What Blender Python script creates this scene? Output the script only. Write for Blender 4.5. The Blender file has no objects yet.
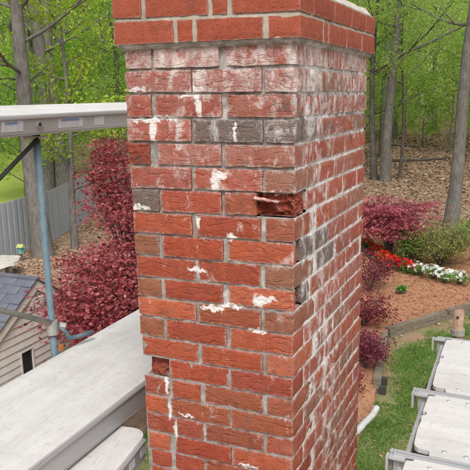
import bpy, bmesh, math, random
import numpy as np
from mathutils import Vector, Matrix, noise
from mathutils.geometry import delaunay_2d_cdt
R = math.radians
random.seed(7); rng = np.random.default_rng(7)
scene = bpy.context.scene
col = scene.collection

# ------------------------------------------------------------------ camera
CAM = np.array([0.5504, -1.6221, 4.960])
YAW, PIT, ROL, FPX = -0.4234, 0.2164, 0.0176, 631.97
def cam_axes():
    c, s = math.cos(YAW), math.sin(YAW); Ry = np.array([[c,-s,0],[s,c,0],[0,0,1]])
    c, s = math.cos(PIT), math.sin(PIT); Rp = np.array([[1,0,0],[0,c,-s],[0,s,c]])
    c, s = math.cos(ROL), math.sin(ROL); Rr = np.array([[c,0,-s],[0,1,0],[s,0,c]])
    return Rr @ Rp @ Ry
AX = cam_axes()
cd = bpy.data.cameras.new('camera'); cam = bpy.data.objects.new('camera', cd); col.objects.link(cam)
cd.sensor_width = 36; cd.lens = 36 * FPX / 470; cd.clip_start = .05; cd.clip_end = 2000
M4 = Matrix.Identity(4)
for i in range(3):
    M4[i][0] = AX[0][i]; M4[i][1] = AX[2][i]; M4[i][2] = -AX[1][i]; M4[i][3] = CAM[i]
cam.matrix_world = M4
scene.camera = cam

# ------------------------------------------------------------------ light
world = bpy.data.worlds.new('World'); scene.world = world; world.use_nodes = True
nt = world.node_tree; nt.nodes.clear()
SUN_EL, SUN_AZ = R(52), R(152)      # azimuth clockwise from +Y
sk = nt.nodes.new('ShaderNodeTexSky'); sk.sky_type = 'NISHITA'; sk.sun_disc = False
sk.sun_elevation = SUN_EL; sk.sun_rotation = SUN_AZ; sk.air_density = 1.0; sk.dust_density = 4.0; sk.ozone_density = 1.0
hs = nt.nodes.new('ShaderNodeHueSaturation'); hs.inputs['Saturation'].default_value = .35
bg = nt.nodes.new('ShaderNodeBackground'); bg.inputs['Strength'].default_value = .15
wo = nt.nodes.new('ShaderNodeOutputWorld')
nt.links.new(sk.outputs[0], hs.inputs['Color']); nt.links.new(hs.outputs[0], bg.inputs['Color']); nt.links.new(bg.outputs[0], wo.inputs[0])
sl = bpy.data.lights.new('sun', 'SUN'); sun = bpy.data.objects.new('sun', sl); col.objects.link(sun)
sl.energy = 1.5; sl.angle = R(20); sl.color = (1, .955, .89)
sd = Vector((math.sin(SUN_AZ)*math.cos(SUN_EL), math.cos(SUN_AZ)*math.cos(SUN_EL), math.sin(SUN_EL)))
sun.rotation_euler = sd.to_track_quat('Z', 'Y').to_euler(); sun.location = (0, -5, 20)
vs = scene.view_settings
vs.view_transform = 'Standard'; vs.look = 'None'; vs.gamma = 1; vs.use_curve_mapping = False; vs.exposure = .5

# ------------------------------------------------------------------ helpers
def lin(r, g, b):
    f = lambda c: (c/255/12.92) if c/255 <= .04045 else ((c/255+.055)/1.055)**2.4
    return (f(r), f(g), f(b), 1)
def tag(o, label=None, cat=None, group=None, kind=None):
    if label: o['label'] = label
    if cat: o['category'] = cat
    if group: o['group'] = group
    if kind: o['kind'] = kind
    return o
def empty(name, loc, label=None, cat=None, group=None):
    o = bpy.data.objects.new(name, None); col.objects.link(o); o.location = loc; o.empty_display_size = .2
    return tag(o, label, cat, group)
def link(name, me, mat, parent=None, loc=(0,0,0)):
    """loc is a world position; parents here are never rotated or scaled"""
    o = bpy.data.objects.new(name, me); col.objects.link(o)
    if mat and not me.materials: me.materials.append(mat)
    L = Vector(loc)
    if parent is not None:
        o.parent = parent; q = parent; off = Vector((0,0,0))
        while q is not None: off += q.location; q = q.parent
        L = L - off
    o.location = L
    return o
def mesh_np(name, V, F, var=None, smooth=False):
    """V (n,3); F (m,k) array of constant k"""
    V = np.asarray(V, np.float32); F = np.asarray(F, np.int32); k = F.shape[1]
    me = bpy.data.meshes.new(name)
    me.vertices.add(len(V)); me.vertices.foreach_set('co', V.ravel())
    me.loops.add(F.size); me.loops.foreach_set('vertex_index', F.ravel())
    me.polygons.add(len(F)); me.polygons.foreach_set('loop_start', np.arange(0, F.size, k, dtype=np.int32))
    me.polygons.foreach_set('loop_total', np.full(len(F), k, np.int32))
    if smooth: me.polygons.foreach_set('use_smooth', np.ones(len(F), bool))
    if var is not None:
        a = me.attributes.new('var', 'FLOAT', 'FACE'); a.data.foreach_set('value', np.asarray(var, np.float32))
    me.update(calc_edges=True)
    return me
class MB:
    def __init__(s): s.v = []; s.f = []
    def add(s, V, F):
        n = len(s.v); s.v += [tuple(p) for p in V]; s.f += [tuple(i+n for i in q) for q in F]; return s
    def box(s, x0, x1, y0, y1, z0, z1, rot=None, at=(0,0,0)):
        P = [Vector((x, y, z)) for z in (z0, z1) for y in (y0, y1) for x in (x0, x1)]
        if rot is not None: P = [rot @ p for p in P]
        P = [p + Vector(at) for p in P]
        return s.add(P, [(0,2,3,1),(4,5,7,6),(0,1,5,4),(2,6,7,3),(0,4,6,2),(1,3,7,5)])
    def tube(s, pts, rad, n=8, cap=True):
        pts = [Vector(p) for p in pts]
        if not hasattr(rad, '__len__'): rad = [rad]*len(pts)
        V = []; F = []; up = None
        for i, p in enumerate(pts):
            d = (pts[min(i+1, len(pts)-1)] - pts[max(i-1, 0)]).normalized()
            if up is None: up = d.orthogonal().normalized()
            up = (up - d*up.dot(d))
            up = up.normalized() if up.length > 1e-6 else d.orthogonal().normalized()
            b = d.cross(up)
            for k in range(n):
                a = 2*math.pi*k/n
                V.append(p + (up*math.cos(a) + b*math.sin(a))*rad[i])
        for i in range(len(pts)-1):
            for k in range(n):
                F.append((i*n+k, i*n+(k+1)%n, (i+1)*n+(k+1)%n, (i+1)*n+k))
        if cap: F.append(tuple(range(n-1, -1, -1))); F.append(tuple((len(pts)-1)*n+k for k in range(n)))
        return s.add(V, F)
    def build(s, name, mat, parent=None, loc=(0,0,0), bevel=0, smooth=False):
        me = bpy.data.meshes.new(name)
        L = Vector(loc)
        me.from_pydata([Vector(p)-L for p in s.v], [], s.f)
        if bevel:
            bm = bmesh.new(); bm.from_mesh(me)
            bmesh.ops.bevel(bm, geom=bm.edges[:], offset=bevel, segments=2, affect='EDGES', clamp_overlap=True)
            bm.to_mesh(me); bm.free()
        if smooth: me.polygons.foreach_set('use_smooth', np.ones(len(me.polygons), bool))
        me.update()
        return link(name, me, mat, parent, loc)
def at(u, v, dist):
    """a point dist metres of depth along a line of sight"""
    d = np.array([(u-235)/FPX, 1, -(v-235)/FPX]); return Vector(CAM + (AX.T @ d)*dist)

# ------------------------------------------------------------------ materials
class NT:
    def __init__(s, name):
        s.m = bpy.data.materials.new(name); s.m.use_nodes = True; s.t = s.m.node_tree; s.t.nodes.clear()
        s.out = s.n('ShaderNodeOutputMaterial')
    def n(s, ty, **kw):
        o = s.t.nodes.new(ty)
        for k, v in kw.items():
            if k.startswith('_'): setattr(o, k[1:], v)
        return o
    def put(s, sock, v):
        if v is None: return
        if hasattr(v, 'is_output'): s.t.links.new(v, sock)
        elif hasattr(sock.default_value, '__len__') and not hasattr(v, '__len__'): sock.default_value = [v]*len(sock.default_value)
        else: sock.default_value = v
    def math(s, op, a, b=0, c=0, clamp=False):
        o = s.n('ShaderNodeMath'); o.operation = op; o.use_clamp = clamp
        for k, v in enumerate((a, b, c)): s.put(o.inputs[k], v)
        return o.outputs[0]
    def vmath(s, op, a, b=(0,0,0)):
        o = s.n('ShaderNodeVectorMath'); o.operation = op; s.put(o.inputs[0], a); s.put(o.inputs[1], b)
        return o.outputs[0]
    def mix(s, f, a, b, mode='MIX'):
        o = s.n('ShaderNodeMix'); o.data_type = 'RGBA'; o.blend_type = mode
        s.put(o.inputs[0], f); s.put(o.inputs[6], a); s.put(o.inputs[7], b); return o.outputs[2]
    def noise(s, vec, scale, detail=4, rough=.55, dist=0):
        o = s.n('ShaderNodeTexNoise'); s.put(o.inputs['Vector'], vec); o.inputs['Scale'].default_value = scale
        o.inputs['Detail'].default_value = detail; o.inputs['Roughness'].default_value = rough; o.inputs['Distortion'].default_value = dist
        return o.outputs[0]
    def ramp(s, f, stops, interp='LINEAR'):
        o = s.n('ShaderNodeValToRGB'); o.color_ramp.interpolation = interp; e = o.color_ramp.elements
        while len(e) < len(stops): e.new(.5)
        for k, (p, c) in enumerate(stops):
            e[k].position = p; e[k].color = c if hasattr(c, '__len__') else (c, c, c, 1)
        s.put(o.inputs[0], f); return o.outputs[0]
    def mapr(s, f, a, b, c=0, d=1):
        o = s.n('ShaderNodeMapRange'); o.clamp = True
        for k, v in enumerate((f, a, b, c, d)): s.put(o.inputs[k], v)
        return o.outputs[0]
    def bump(s, h, strength=.5, dist=.01, normal=None):
        o = s.n('ShaderNodeBump'); o.inputs['Strength'].default_value = strength; o.inputs['Distance'].default_value = dist
        s.put(o.inputs['Height'], h)
        if normal is not None: s.put(o.inputs['Normal'], normal)
        return o.outputs[0]
    def obj(s): return s.n('ShaderNodeTexCoord').outputs['Object']
    def pos(s): return s.n('ShaderNodeNewGeometry').outputs['Position']
    def bsdf(s, colr, rough=.8, metal=0, normal=None, spec=.3):
        b = s.n('ShaderNodeBsdfPrincipled'); s.put(b.inputs['Base Color'], colr); s.put(b.inputs['Roughness'], rough)
        s.put(b.inputs['Metallic'], metal); b.inputs['Specular IOR Level'].default_value = spec
        if normal is not None: s.put(b.inputs['Normal'], normal)
        s.t.links.new(b.outputs[0], s.out.inputs[0]); return s.m

SMEARS = [(-.293,4.966,.016,.014),(-.288,4.938,.009,.034),(-.44,4.866,.012,.034),(-.462,4.897,.05,.008),(-.39,4.899,.05,.005),(-.240,4.722,.014,.032),(-.225,4.743,.026,.010),
    (-.49,4.982,.03,.006),(-.258,4.338,.040,.008),(-.20,4.352,.04,.006),(-.108,4.378,.022,.016),(-.082,4.386,.030,.010),(-.06,4.694,.05,.006),(-.175,4.86,.005,.03),(-.33,4.965,.02,.006),
    (-.50,4.632,.035,.008),(-.432,4.06,.006,.04),(-.425,3.97,.006,.03),(-.405,3.90,.007,.03),(-.12,4.285,.035,.004),(-.19,4.56,.02,.008),(-.30,4.60,.008,.02),(-.31,4.452,.03,.006),(-.36,3.965,.03,.006),(-.15,3.835,.03,.006)]
def stain_group():
    """white lime runs and soot that cross brick and joint alike"""
    ng = bpy.data.node_groups.new('wall_stains', 'ShaderNodeTree')
    for nm in ('White', 'Soot'): ng.interface.new_socket(nm, in_out='OUTPUT', socket_type='NodeSocketFloat')
    t = NT.__new__(NT); t.t = ng; go = ng.nodes.new('NodeGroupOutput')
    W = t.pos()
    nz = t.n('ShaderNodeTexNoise'); t.put(nz.inputs['Vector'], W); nz.inputs['Scale'].default_value = 48; nz.inputs['Detail'].default_value = 5; nz.inputs['Roughness'].default_value = .65
    off = t.vmath('SUBTRACT', nz.outputs['Color'], (.5,.5,.5))
    Wd = t.vmath('ADD', W, t.vmath('MULTIPLY', off, (.035,.035,.05)))
    sp = t.n('ShaderNodeSeparateXYZ'); t.put(sp.inputs[0], Wd)
    acc = None
    for x, z, w, h in SMEARS:
        a = t.math('DIVIDE', t.math('SUBTRACT', sp.outputs[0], x), w); b = t.math('DIVIDE', t.math('SUBTRACT', sp.outputs[2], z), h)
        d = t.math('ADD', t.math('MULTIPLY', a, a), t.math('MULTIPLY', b, b))
        acc = d if acc is None else t.math('MINIMUM', acc, d)
    blob = t.mapr(acc, 1.5, .5)
    nr = t.n('ShaderNodeSeparateXYZ'); t.put(nr.inputs[0], t.n('ShaderNodeNewGeometry').outputs['Normal'])
    p = t.n('ShaderNodeSeparateXYZ'); t.put(p.inputs[0], W)
    side = t.mapr(p.outputs[1], .012, .022)                      # 0 on the wide front, 1 on the receding side
    front = t.math('SUBTRACT', 1, side)
    body = t.math('LESS_THAN', p.outputs[2], 5.098)              # the cap is newer brick
    mp = t.n('ShaderNodeMapping'); mp.inputs['Scale'].default_value = (1, 1, .7); t.put(mp.inputs['Vector'], W)
    n1 = t.noise(mp.outputs[0], 16, 8, .74, .4)
    up = t.mapr(p.outputs[2], 4.45, 5.05, .0, 1)
    corner = t.mapr(p.outputs[0], -.12, .0, 0, .035)
    gf = t.mapr(t.math('ADD', t.math('ADD', n1, t.math('MULTIPLY', up, .10)), corner), .60, .78)
    ym = t.math('MULTIPLY', t.mapr(p.outputs[1], .02, .10), t.mapr(p.outputs[1], .84, .55, .55, 1))
    n2 = t.noise(mp.outputs[0], 20, 8, .74, .5)
    up2 = t.mapr(p.outputs[2], 4.8, 5.08, 0, .07)
    mid = t.mapr(t.math('ABSOLUTE', t.math('SUBTRACT', p.outputs[1], t.mapr(p.outputs[2], 3.6, 5.0, .42, .12))), .22, .02, 0, .09)
    gs = t.mapr(t.math('ADD', t.math('ADD', n2, up2), mid), .55, .76)
    white = t.math('ADD', t.math('MULTIPLY', front, t.math('MAXIMUM', blob, t.math('MULTIPLY', gf, .85))), t.math('MULTIPLY', side, t.math('MULTIPLY', gs, ym)))
    white = t.math('MULTIPLY', white, body)
    ng.links.new(white, go.inputs['White'])
    n3 = t.noise(W, 24, 6, .7, .4)
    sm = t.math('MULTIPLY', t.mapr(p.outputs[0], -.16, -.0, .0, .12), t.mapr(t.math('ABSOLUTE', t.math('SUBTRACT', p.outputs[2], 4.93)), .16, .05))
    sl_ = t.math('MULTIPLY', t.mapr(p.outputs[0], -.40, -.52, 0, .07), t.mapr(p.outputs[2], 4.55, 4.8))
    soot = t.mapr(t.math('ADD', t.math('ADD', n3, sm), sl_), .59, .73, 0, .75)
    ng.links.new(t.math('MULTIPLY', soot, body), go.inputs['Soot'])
    return ng
STAIN = []
def stains(t, c, wcol=(.70,.685,.66,1), k=.92):
    if not STAIN: STAIN.append(stain_group())
    g = t.n('ShaderNodeGroup'); g.node_tree = STAIN[0]
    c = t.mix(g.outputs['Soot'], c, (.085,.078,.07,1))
    return t.mix(t.math('MULTIPLY', g.outputs['White'], k), c, wcol)

def mat_brick(name, stops, smooth=False, rough_break=False):
    t = NT(name)
    oi = t.n('ShaderNodeObjectInfo'); rnd = oi.outputs['Random']
    sc = t.n('ShaderNodeSeparateColor'); t.put(sc.inputs[0], oi.outputs['Color'])
    bloom = sc.outputs[1]
    off = t.n('ShaderNodeCombineXYZ')
    for k, m in enumerate((37, 91, 53)): t.put(off.inputs[k], t.math('MULTIPLY', rnd, m))
    P = t.vmath('ADD', t.obj(), off.outputs[0])
    base = t.ramp(t.math('FRACT', t.math('MULTIPLY', rnd, 7.31)), stops)
    n1 = t.noise(P, 28, 5, .6)
    base = t.mix(t.mapr(n1, .35, .75, 0, .55), base, t.mix(1, base, (.62,.5,.42,1), 'MULTIPLY'))
    n2 = t.noise(P, 300, 3, .6)
    base = t.mix(t.mapr(n2, .5, .75, 0, .5), base, (.15,.045,.027,1))
    n6 = t.noise(P, 60, 5, .7)
    base = t.mix(t.mapr(n6, .55, .75, 0, .4), base, (.46,.16,.085,1))
    # cinder-dark blotches
    n5 = t.noise(P, 14, 3, .6, .6)
    base = t.mix(t.mapr(n5, .62, .8, 0, .5), base, (.09,.055,.04,1))
    # grey-white salt bloom with a shape of its own
    W = t.pos()
    mp = t.n('ShaderNodeMapping'); mp.inputs['Scale'].default_value = (1, 1.2, .6); t.put(mp.inputs['Vector'], W)
    nb = t.noise(mp.outputs[0], 26, 6, .68, .4)
    nb2 = t.noise(W, 95, 4, .65)
    nn = t.math('ADD', t.math('MULTIPLY', nb, .75), t.math('MULTIPLY', nb2, .3))
    lo = t.math('SUBTRACT', .82, t.math('MULTIPLY', bloom, .34))
    salt = t.mapr(nn, lo, t.math('ADD', lo, .2), 0, 1)
    nv = t.noise(W, 17, 4, .6, .3)
    thin = t.math('MULTIPLY', t.math('POWER', bloom, 1.6), t.mapr(nv, .35, .65, .2, .75))
    # mortar haze along the brick's margins
    g = t.n('ShaderNodeTexCoord').outputs['Generated']; sx = t.n('ShaderNodeSeparateXYZ'); t.put(sx.inputs[0], g)
    ed = lambda s_, mm: t.math('MULTIPLY', t.math('MINIMUM', s_, t.math('SUBTRACT', 1, s_)), mm)
    nrm = t.n('ShaderNodeSeparateXYZ'); t.put(nrm.inputs[0], t.n('ShaderNodeNewGeometry').outputs['Normal'])
    ax = t.math('GREATER_THAN', t.math('ABSOLUTE', nrm.outputs[0]), .5)
    lat = t.math('ADD', t.math('MULTIPLY', ed(sx.outputs[0], .16), t.math('SUBTRACT', 1, ax)), t.math('MULTIPLY', ed(sx.outputs[1], .16), ax))
    dd = t.math('MINIMUM', ed(sx.outputs[2], .057), lat)
    n3 = t.noise(W, 55, 5, .65)
    hz = t.math('SUBTRACT', t.math('MULTIPLY', t.mapr(n3, .4, .72, -.2, 1), .002 if smooth else t.math('ADD', .005, t.math('MULTIPLY', bloom, .010))), dd)
    haze = t.mapr(hz, -.005, .005, 0, .75)
    saltc = t.mix(t.mapr(n3, .3, .7), (.62,.56,.52,1), (.72,.69,.66,1))
    c = t.mix(thin, base, (.36,.255,.24,1))
    c = t.mix(t.math('MULTIPLY', salt, .85), c, saltc)
    c = t.mix(haze, c, (.40,.36,.33,1))
    c = stains(t, c)
    # bark-like creases pressed into the faces
    h = t.noise(P, 180, 4, .6)
    nrml = None
    if not smooth:
        mp2 = t.n('ShaderNodeMapping'); mp2.inputs['Scale'].default_value = (.42, .42, 1.0); t.put(mp2.inputs['Vector'], P)
        wv = t.n('ShaderNodeTexWave'); wv.wave_type = 'BANDS'; wv.bands_direction = 'Z'; wv.wave_profile = 'SIN'
        t.put(wv.inputs['Vector'], mp2.outputs[0]); wv.inputs['Scale'].default_value = 14; wv.inputs['Distortion'].default_value = 15
        wv.inputs['Detail'].default_value = 2.0; wv.inputs['Detail Scale'].default_value = 1.5; wv.inputs['Detail Roughness'].default_value = .45
        cr = t.ramp(wv.outputs['Fac'], [(0, 0), (.045, .62), (.16, .86), (.5, 1), (1, .9)])
        gap = t.math('MULTIPLY', t.mapr(t.noise(P, 22, 3, .6), .42, .62, .05, 1), t.math('SUBTRACT', 1, t.math('MULTIPLY', ax, .85)))
        cr = t.math('SUBTRACT', 1, t.math('MULTIPLY', t.math('SUBTRACT', 1, cr), gap))
        lump = t.noise(P, 30, 3, .5)
        nrml = t.bump(t.math('ADD', cr, t.math('MULTIPLY', lump, .9)), .62, .005)
    pit = t.mapr(t.noise(P, 140, 2, .5), .60, .70, 1, 0)
    nrml = t.bump(t.math('ADD', h, t.math('MULTIPLY', pit, .8)), .6, .0035, nrml)
    if rough_break: nrml = t.bump(t.noise(P, 75, 6, .7), 1, .012, nrml)
    return t.bsdf(c, .88, 0, nrml, .25)

def mat_mortar(name, c0, c1, white=.35, scale=1.0, wall=False):
    t = NT(name); W = t.pos()
    n = t.noise(W, 40*scale, 6, .65); n2 = t.noise(W, 260*scale, 4, .6); n3 = t.noise(W, 9*scale, 4, .6, .5)
    c = t.mix(t.mapr(n, .3, .7), c0, c1)
    c = t.mix(t.mapr(n3, .5, .72, 0, white*1.6), c, (.68,.66,.63,1))
    c = t.mix(t.mapr(n2, .52, .75, 0, .45), c, (.15,.135,.115,1))
    n4 = t.noise(W, 5.5*scale, 5, .7, .8)
    c = t.mix(t.mapr(n4, .52, .68, 0, .6), c, (.13,.12,.105,1))
    if wall: c = stains(t, c)
    h = t.math('ADD', n2, t.math('MULTIPLY', n, .8))
    return t.bsdf(c, .95, 0, t.bump(h, .6, .004), .15)

def mat_simple(name, c0, c1, scale=20, rough=.7, metal=0, bump=.2, bscale=None, stretch=None, spec=.3, spot=None):
    t = NT(name); P = t.obj()
    if stretch:
        mp = t.n('ShaderNodeMapping'); mp.inputs['Scale'].default_value = stretch; t.put(mp.inputs['Vector'], P); P = mp.outputs[0]
    n = t.noise(P, scale, 5, .6); n2 = t.noise(P, bscale or scale*6, 4, .6)
    c = t.mix(t.mapr(n, .3, .7), c0, c1)
    if spot: c = t.mix(t.mapr(n2, .56, .74, 0, .6), c, spot)
    rg = t.mapr(n, .3, .7, max(0, rough-.12), min(1, rough+.1))
    return t.bsdf(c, rg, metal, t.bump(n2, bump, .006) if bump else None, spec)

def mat_deck(name, stretch):
    t = NT(name); P = t.obj()
    mp = t.n('ShaderNodeMapping'); mp.inputs['Scale'].default_value = stretch; t.put(mp.inputs['Vector'], P); S = mp.outputs[0]
    g = t.noise(S, 14, 6, .65); f = t.noise(S, 130, 4, .6); b = t.noise(P, 3.2, 5, .65, .6); d = t.noise(P, 38, 5, .7)
    c = t.mix(t.mapr(g, .3, .7), (.47,.46,.445,1), (.58,.57,.555,1))
    c = t.mix(t.mapr(b, .48, .68, 0, .55), c, (.40,.385,.36,1))
    c = t.mix(t.mapr(f, .57, .72, 0, .55), c, (.33,.31,.285,1))
    c = t.mix(t.mapr(d, .56, .70, 0, .55), c, (.30,.285,.265,1))
    return t.bsdf(c, .88, 0, t.bump(t.math('ADD', f, t.math('MULTIPLY', d, .5)), .35, .004), .2)
def mat_leaf(name, cols, trans=.4, rough=.55):
    t = NT(name)
    a = t.n('ShaderNodeAttribute'); a.attribute_name = 'var'
    f = a.outputs['Fac']
    n = len(cols); c = t.ramp(f, [(k/(n-1), cc) for k, cc in enumerate(cols)])
    oi = t.n('ShaderNodeObjectInfo')
    hsv = t.n('ShaderNodeHueSaturation'); t.put(hsv.inputs['Color'], c)
    t.put(hsv.inputs['Hue'], t.mapr(oi.outputs['Random'], 0, 1, .488, .512)); t.put(hsv.inputs['Value'], t.mapr(t.math('FRACT', t.math('MULTIPLY', oi.outputs['Random'], 9.7)), 0, 1, .85, 1.15))
    d = t.n('ShaderNodeBsdfPrincipled'); t.put(d.inputs['Base Color'], hsv.outputs[0]); d.inputs['Roughness'].default_value = rough; d.inputs['Specular IOR Level'].default_value = .25
    tr = t.n('ShaderNodeBsdfTranslucent'); t.put(tr.inputs['Color'], hsv.outputs[0])
    mx = t.n('ShaderNodeMixShader'); mx.inputs[0].default_value = trans
    t.t.links.new(d.outputs[0], mx.inputs[1]); t.t.links.new(tr.outputs[0], mx.inputs[2]); t.t.links.new(mx.outputs[0], t.out.inputs[0])
    return t.m

def mat_bark(name, c0, c1):
    t = NT(name); P = t.obj()
    mp = t.n('ShaderNodeMapping'); mp.inputs['Scale'].default_value = (1, 1, .14); t.put(mp.inputs['Vector'], P)
    n = t.noise(mp.outputs[0], 26, 6, .7); n2 = t.noise(P, 2.2, 4, .6)
    c = t.mix(t.mapr(n, .32, .66), c0, c1)
    c = t.mix(t.mapr(n2, .5, .75, 0, .5), c, (.28,.28,.25,1))
    return t.bsdf(c, .95, 0, t.bump(n, 1, .03), .1)

M = {}
RED = [(0, (.29,.052,.023,1)), (.25, (.38,.080,.030,1)), (.5, (.33,.058,.025,1)), (.80, (.28,.052,.026,1)), (.92, (.30,.082,.038,1)), (1, (.24,.060,.032,1))]
M['brick'] = mat_brick('brick_red', RED)
M['brick_cap'] = mat_brick('brick_smooth_red', [(0, (.33,.082,.045,1)), (.5, (.29,.07,.042,1)), (1, (.36,.095,.052,1))], True)
M['brick_brown'] = mat_brick('brick_brown', [(0, (.24,.105,.055,1)), (1, (.27,.09,.045,1))])
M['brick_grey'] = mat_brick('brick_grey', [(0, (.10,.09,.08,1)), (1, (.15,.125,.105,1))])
M['brick_orange'] = mat_brick('brick_orange', [(0, (.42,.10,.045,1)), (1, (.40,.115,.055,1))])
M['brick_break'] = mat_brick('brick_broken', [(0, (.33,.06,.027,1)), (1, (.36,.066,.03,1))], True, True)
M['mortar'] = mat_mortar('mortar_grey', (.20,.185,.165,1), (.38,.355,.325,1), .4, 1, True)
M['mortar_white'] = mat_mortar('mortar_salted', (.56,.545,.52,1), (.72,.71,.69,1), .7, 1, True)
M['mortar_cap'] = mat_mortar('mortar_buff', (.33,.29,.235,1), (.46,.41,.34,1), .2)
M['crown'] = mat_mortar('mortar_wash', (.40,.36,.30,1), (.52,.49,.43,1), .2, .6)
M['deck'] = mat_deck('weathered_plywood', (1, .1, 1))
M['deck_x'] = mat_deck('weathered_plywood_cross', (.1, 1, 1))
M['alu'] = mat_simple('dull_aluminium', (.34,.34,.345,1), (.46,.46,.465,1), 8, .5, .35, .08, 200, (1, .1, 1), .5, (.40,.40,.41,1))
M['alu_x'] = mat_simple('dull_aluminium_cross', (.36,.365,.37,1), (.50,.505,.51,1), 8, .5, .35, .08, 200, (.1, 1, 1), .5, (.40,.40,.41,1))
M['blue_paint'] = mat_simple('chipped_blue_paint', (.075,.13,.165,1), (.14,.20,.235,1), 30, .65, 0, .3, 70, None, .4, (.27,.26,.24,1))
M['galv'] = mat_simple('galvanised_steel', (.30,.29,.27,1), (.46,.45,.42,1), 25, .55, .4, .1, 90, None, .4, (.30,.22,.15,1))
M['rust'] = mat_simple('rusty_steel', (.22,.12,.07,1), (.36,.27,.21,1), 30, .85, .1, .4, 120, None, .3, (.42,.38,.35,1))
M['dark'] = mat_simple('dark_steel_and_gap_shade', (.03,.03,.03,1), (.06,.055,.05,1), 30, .7)  # dark steel, also the painted dark of holes and timber gaps
M['orange'] = mat_simple('orange_paint', (.34,.12,.04,1), (.42,.17,.06,1), 30, .6)
M['sticker'] = mat_simple('worn_sticker', (.44,.45,.47,1), (.58,.59,.61,1), 60, .6, 0, .1, 200, None, .3, (.36,.36,.37,1))
M['blue_ink'] = mat_simple('blue_ink', (.12,.18,.42,1), (.18,.25,.5,1), 80, .5)
M['siding'] = mat_simple('siding_paint', (.50,.47,.445,1), (.60,.565,.535,1), 5, .6, 0, .05)
M['trim'] = mat_simple('cream_trim', (.60,.56,.50,1), (.68,.64,.58,1), 8, .6)
M['shingle'] = mat_simple('asphalt_shingle', (.085,.095,.12,1), (.16,.17,.20,1), 6, .95, 0, .6, 300, None, .2, (.30,.30,.31,1))
M['fence'] = mat_simple('weathered_fence', (.27,.295,.32,1), (.40,.425,.45,1), 3, .9, 0, .4, 40, (6, 6, .4), .2, (.20,.20,.20,1))
M['timber'] = mat_simple('weathered_timber', (.12,.098,.072,1), (.22,.185,.14,1), 5, .95, 0, .6, 60, (.3, 3, 3), .2, (.13,.11,.08,1))
M['pipe'] = mat_simple('white_plastic', (.34,.345,.335,1), (.46,.465,.46,1), 14, .7)
M['slab'] = mat_simple('pale_stone', (.36,.33,.30,1), (.54,.51,.47,1), 6, .9, 0, .5, 30)
M['teal'] = mat_simple('teal_paint', (.12,.33,.30,1), (.16,.40,.36,1), 10, .6)
M['lime'] = mat_simple('lime_paint', (.38,.42,.13,1), (.44,.47,.18,1), 10, .6)
M['bark'] = mat_bark('grey_bark', (.085,.078,.068,1), (.22,.21,.19,1))
M['bark_dark'] = mat_bark('dark_bark', (.05,.044,.038,1), (.14,.125,.11,1))
M['lf_spring'] = mat_leaf('spring_leaves', [(.25,.40,.04,1), (.38,.54,.06,1), (.52,.66,.10,1)], .6)
M['lf_green'] = mat_leaf('green_leaves', [(.19,.38,.06,1), (.31,.54,.09,1), (.48,.68,.15,1)], .68)
M['lf_mid'] = mat_leaf('mixed_leaves', [(.25,.39,.08,1), (.38,.55,.125,1), (.54,.68,.21,1)], .68)
M['lf_olive'] = mat_leaf('olive_leaves', [(.15,.20,.045,1), (.25,.29,.08,1), (.36,.34,.13,1)], .45)
M['lf_shrub'] = mat_leaf('shrub_leaves', [(.07,.18,.03,1), (.12,.28,.045,1), (.20,.37,.06,1)], .4)
M['lf_red'] = mat_leaf('red_maple_leaves', [(.15,.024,.042,1), (.34,.062,.088,1), (.52,.135,.165,1), (.74,.37,.36,1)], .5)
M['lf_pink'] = mat_leaf('pink_maple_leaves', [(.40,.085,.105,1), (.58,.165,.18,1), (.72,.30,.29,1)], .55)
M['lf_purple'] = mat_leaf('purple_leaves', [(.11,.016,.028,1), (.21,.036,.055,1), (.33,.09,.105,1)], .4)
M['bl_red'] = mat_leaf('red_blossom', [(.50,.006,.008,1), (.66,.012,.012,1)], .3)
M['bl_white'] = mat_leaf('white_blossom', [(.70,.70,.66,1), (.82,.82,.80,1)], .3)
M['litter'] = mat_leaf('fallen_leaves', [(.20,.11,.065,1), (.34,.21,.13,1), (.46,.32,.22,1), (.56,.43,.33,1)], .1, .8)
M['grass'] = mat_leaf('grass_blades', [(.09,.20,.035,1), (.15,.30,.055,1), (.24,.37,.085,1), (.40,.38,.17,1)], .5)
M['straw'] = mat_leaf('pine_straw', [(.26,.12,.066,1), (.37,.185,.108,1), (.47,.28,.18,1)], .25, .85)

def mat_ground(name, stops, s1, s2, patch=None, pscale=1.2, bump=.6):
    t = NT(name); W = t.pos()
    n = t.noise(W, s1, 6, .65); n2 = t.noise(W, s2, 5, .65)
    c = t.ramp(t.math('ADD', t.math('MULTIPLY', n, .5), t.math('MULTIPLY', n2, .5)), stops)
    if patch: c = t.mix(t.mapr(t.noise(W, pscale, 5, .6), .5, .64), c, patch)
    return t.bsdf(c, .95, 0, t.bump(n2, bump, .03), .1)
M['g_litter'] = mat_ground('leaf_litter_soil', [(.3, (.14,.09,.055,1)), (.5, (.30,.205,.14,1)), (.7, (.43,.33,.24,1))], 3, 22)
M['g_lawn'] = mat_ground('lawn_soil', [(.3, (.11,.13,.045,1)), (.5, (.18,.18,.075,1)), (.7, (.28,.24,.13,1))], 4, 30, (.29,.19,.125,1), 1.1)
M['g_mulch'] = mat_ground('mulch', [(.3, (.23,.105,.058,1)), (.5, (.35,.175,.10,1)), (.7, (.44,.26,.165,1))], 5, 45)
M['g_yard'] = mat_ground('yard_grass', [(.3, (.20,.28,.05,1)), (.6, (.32,.38,.09,1))], 2, 20)

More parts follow.
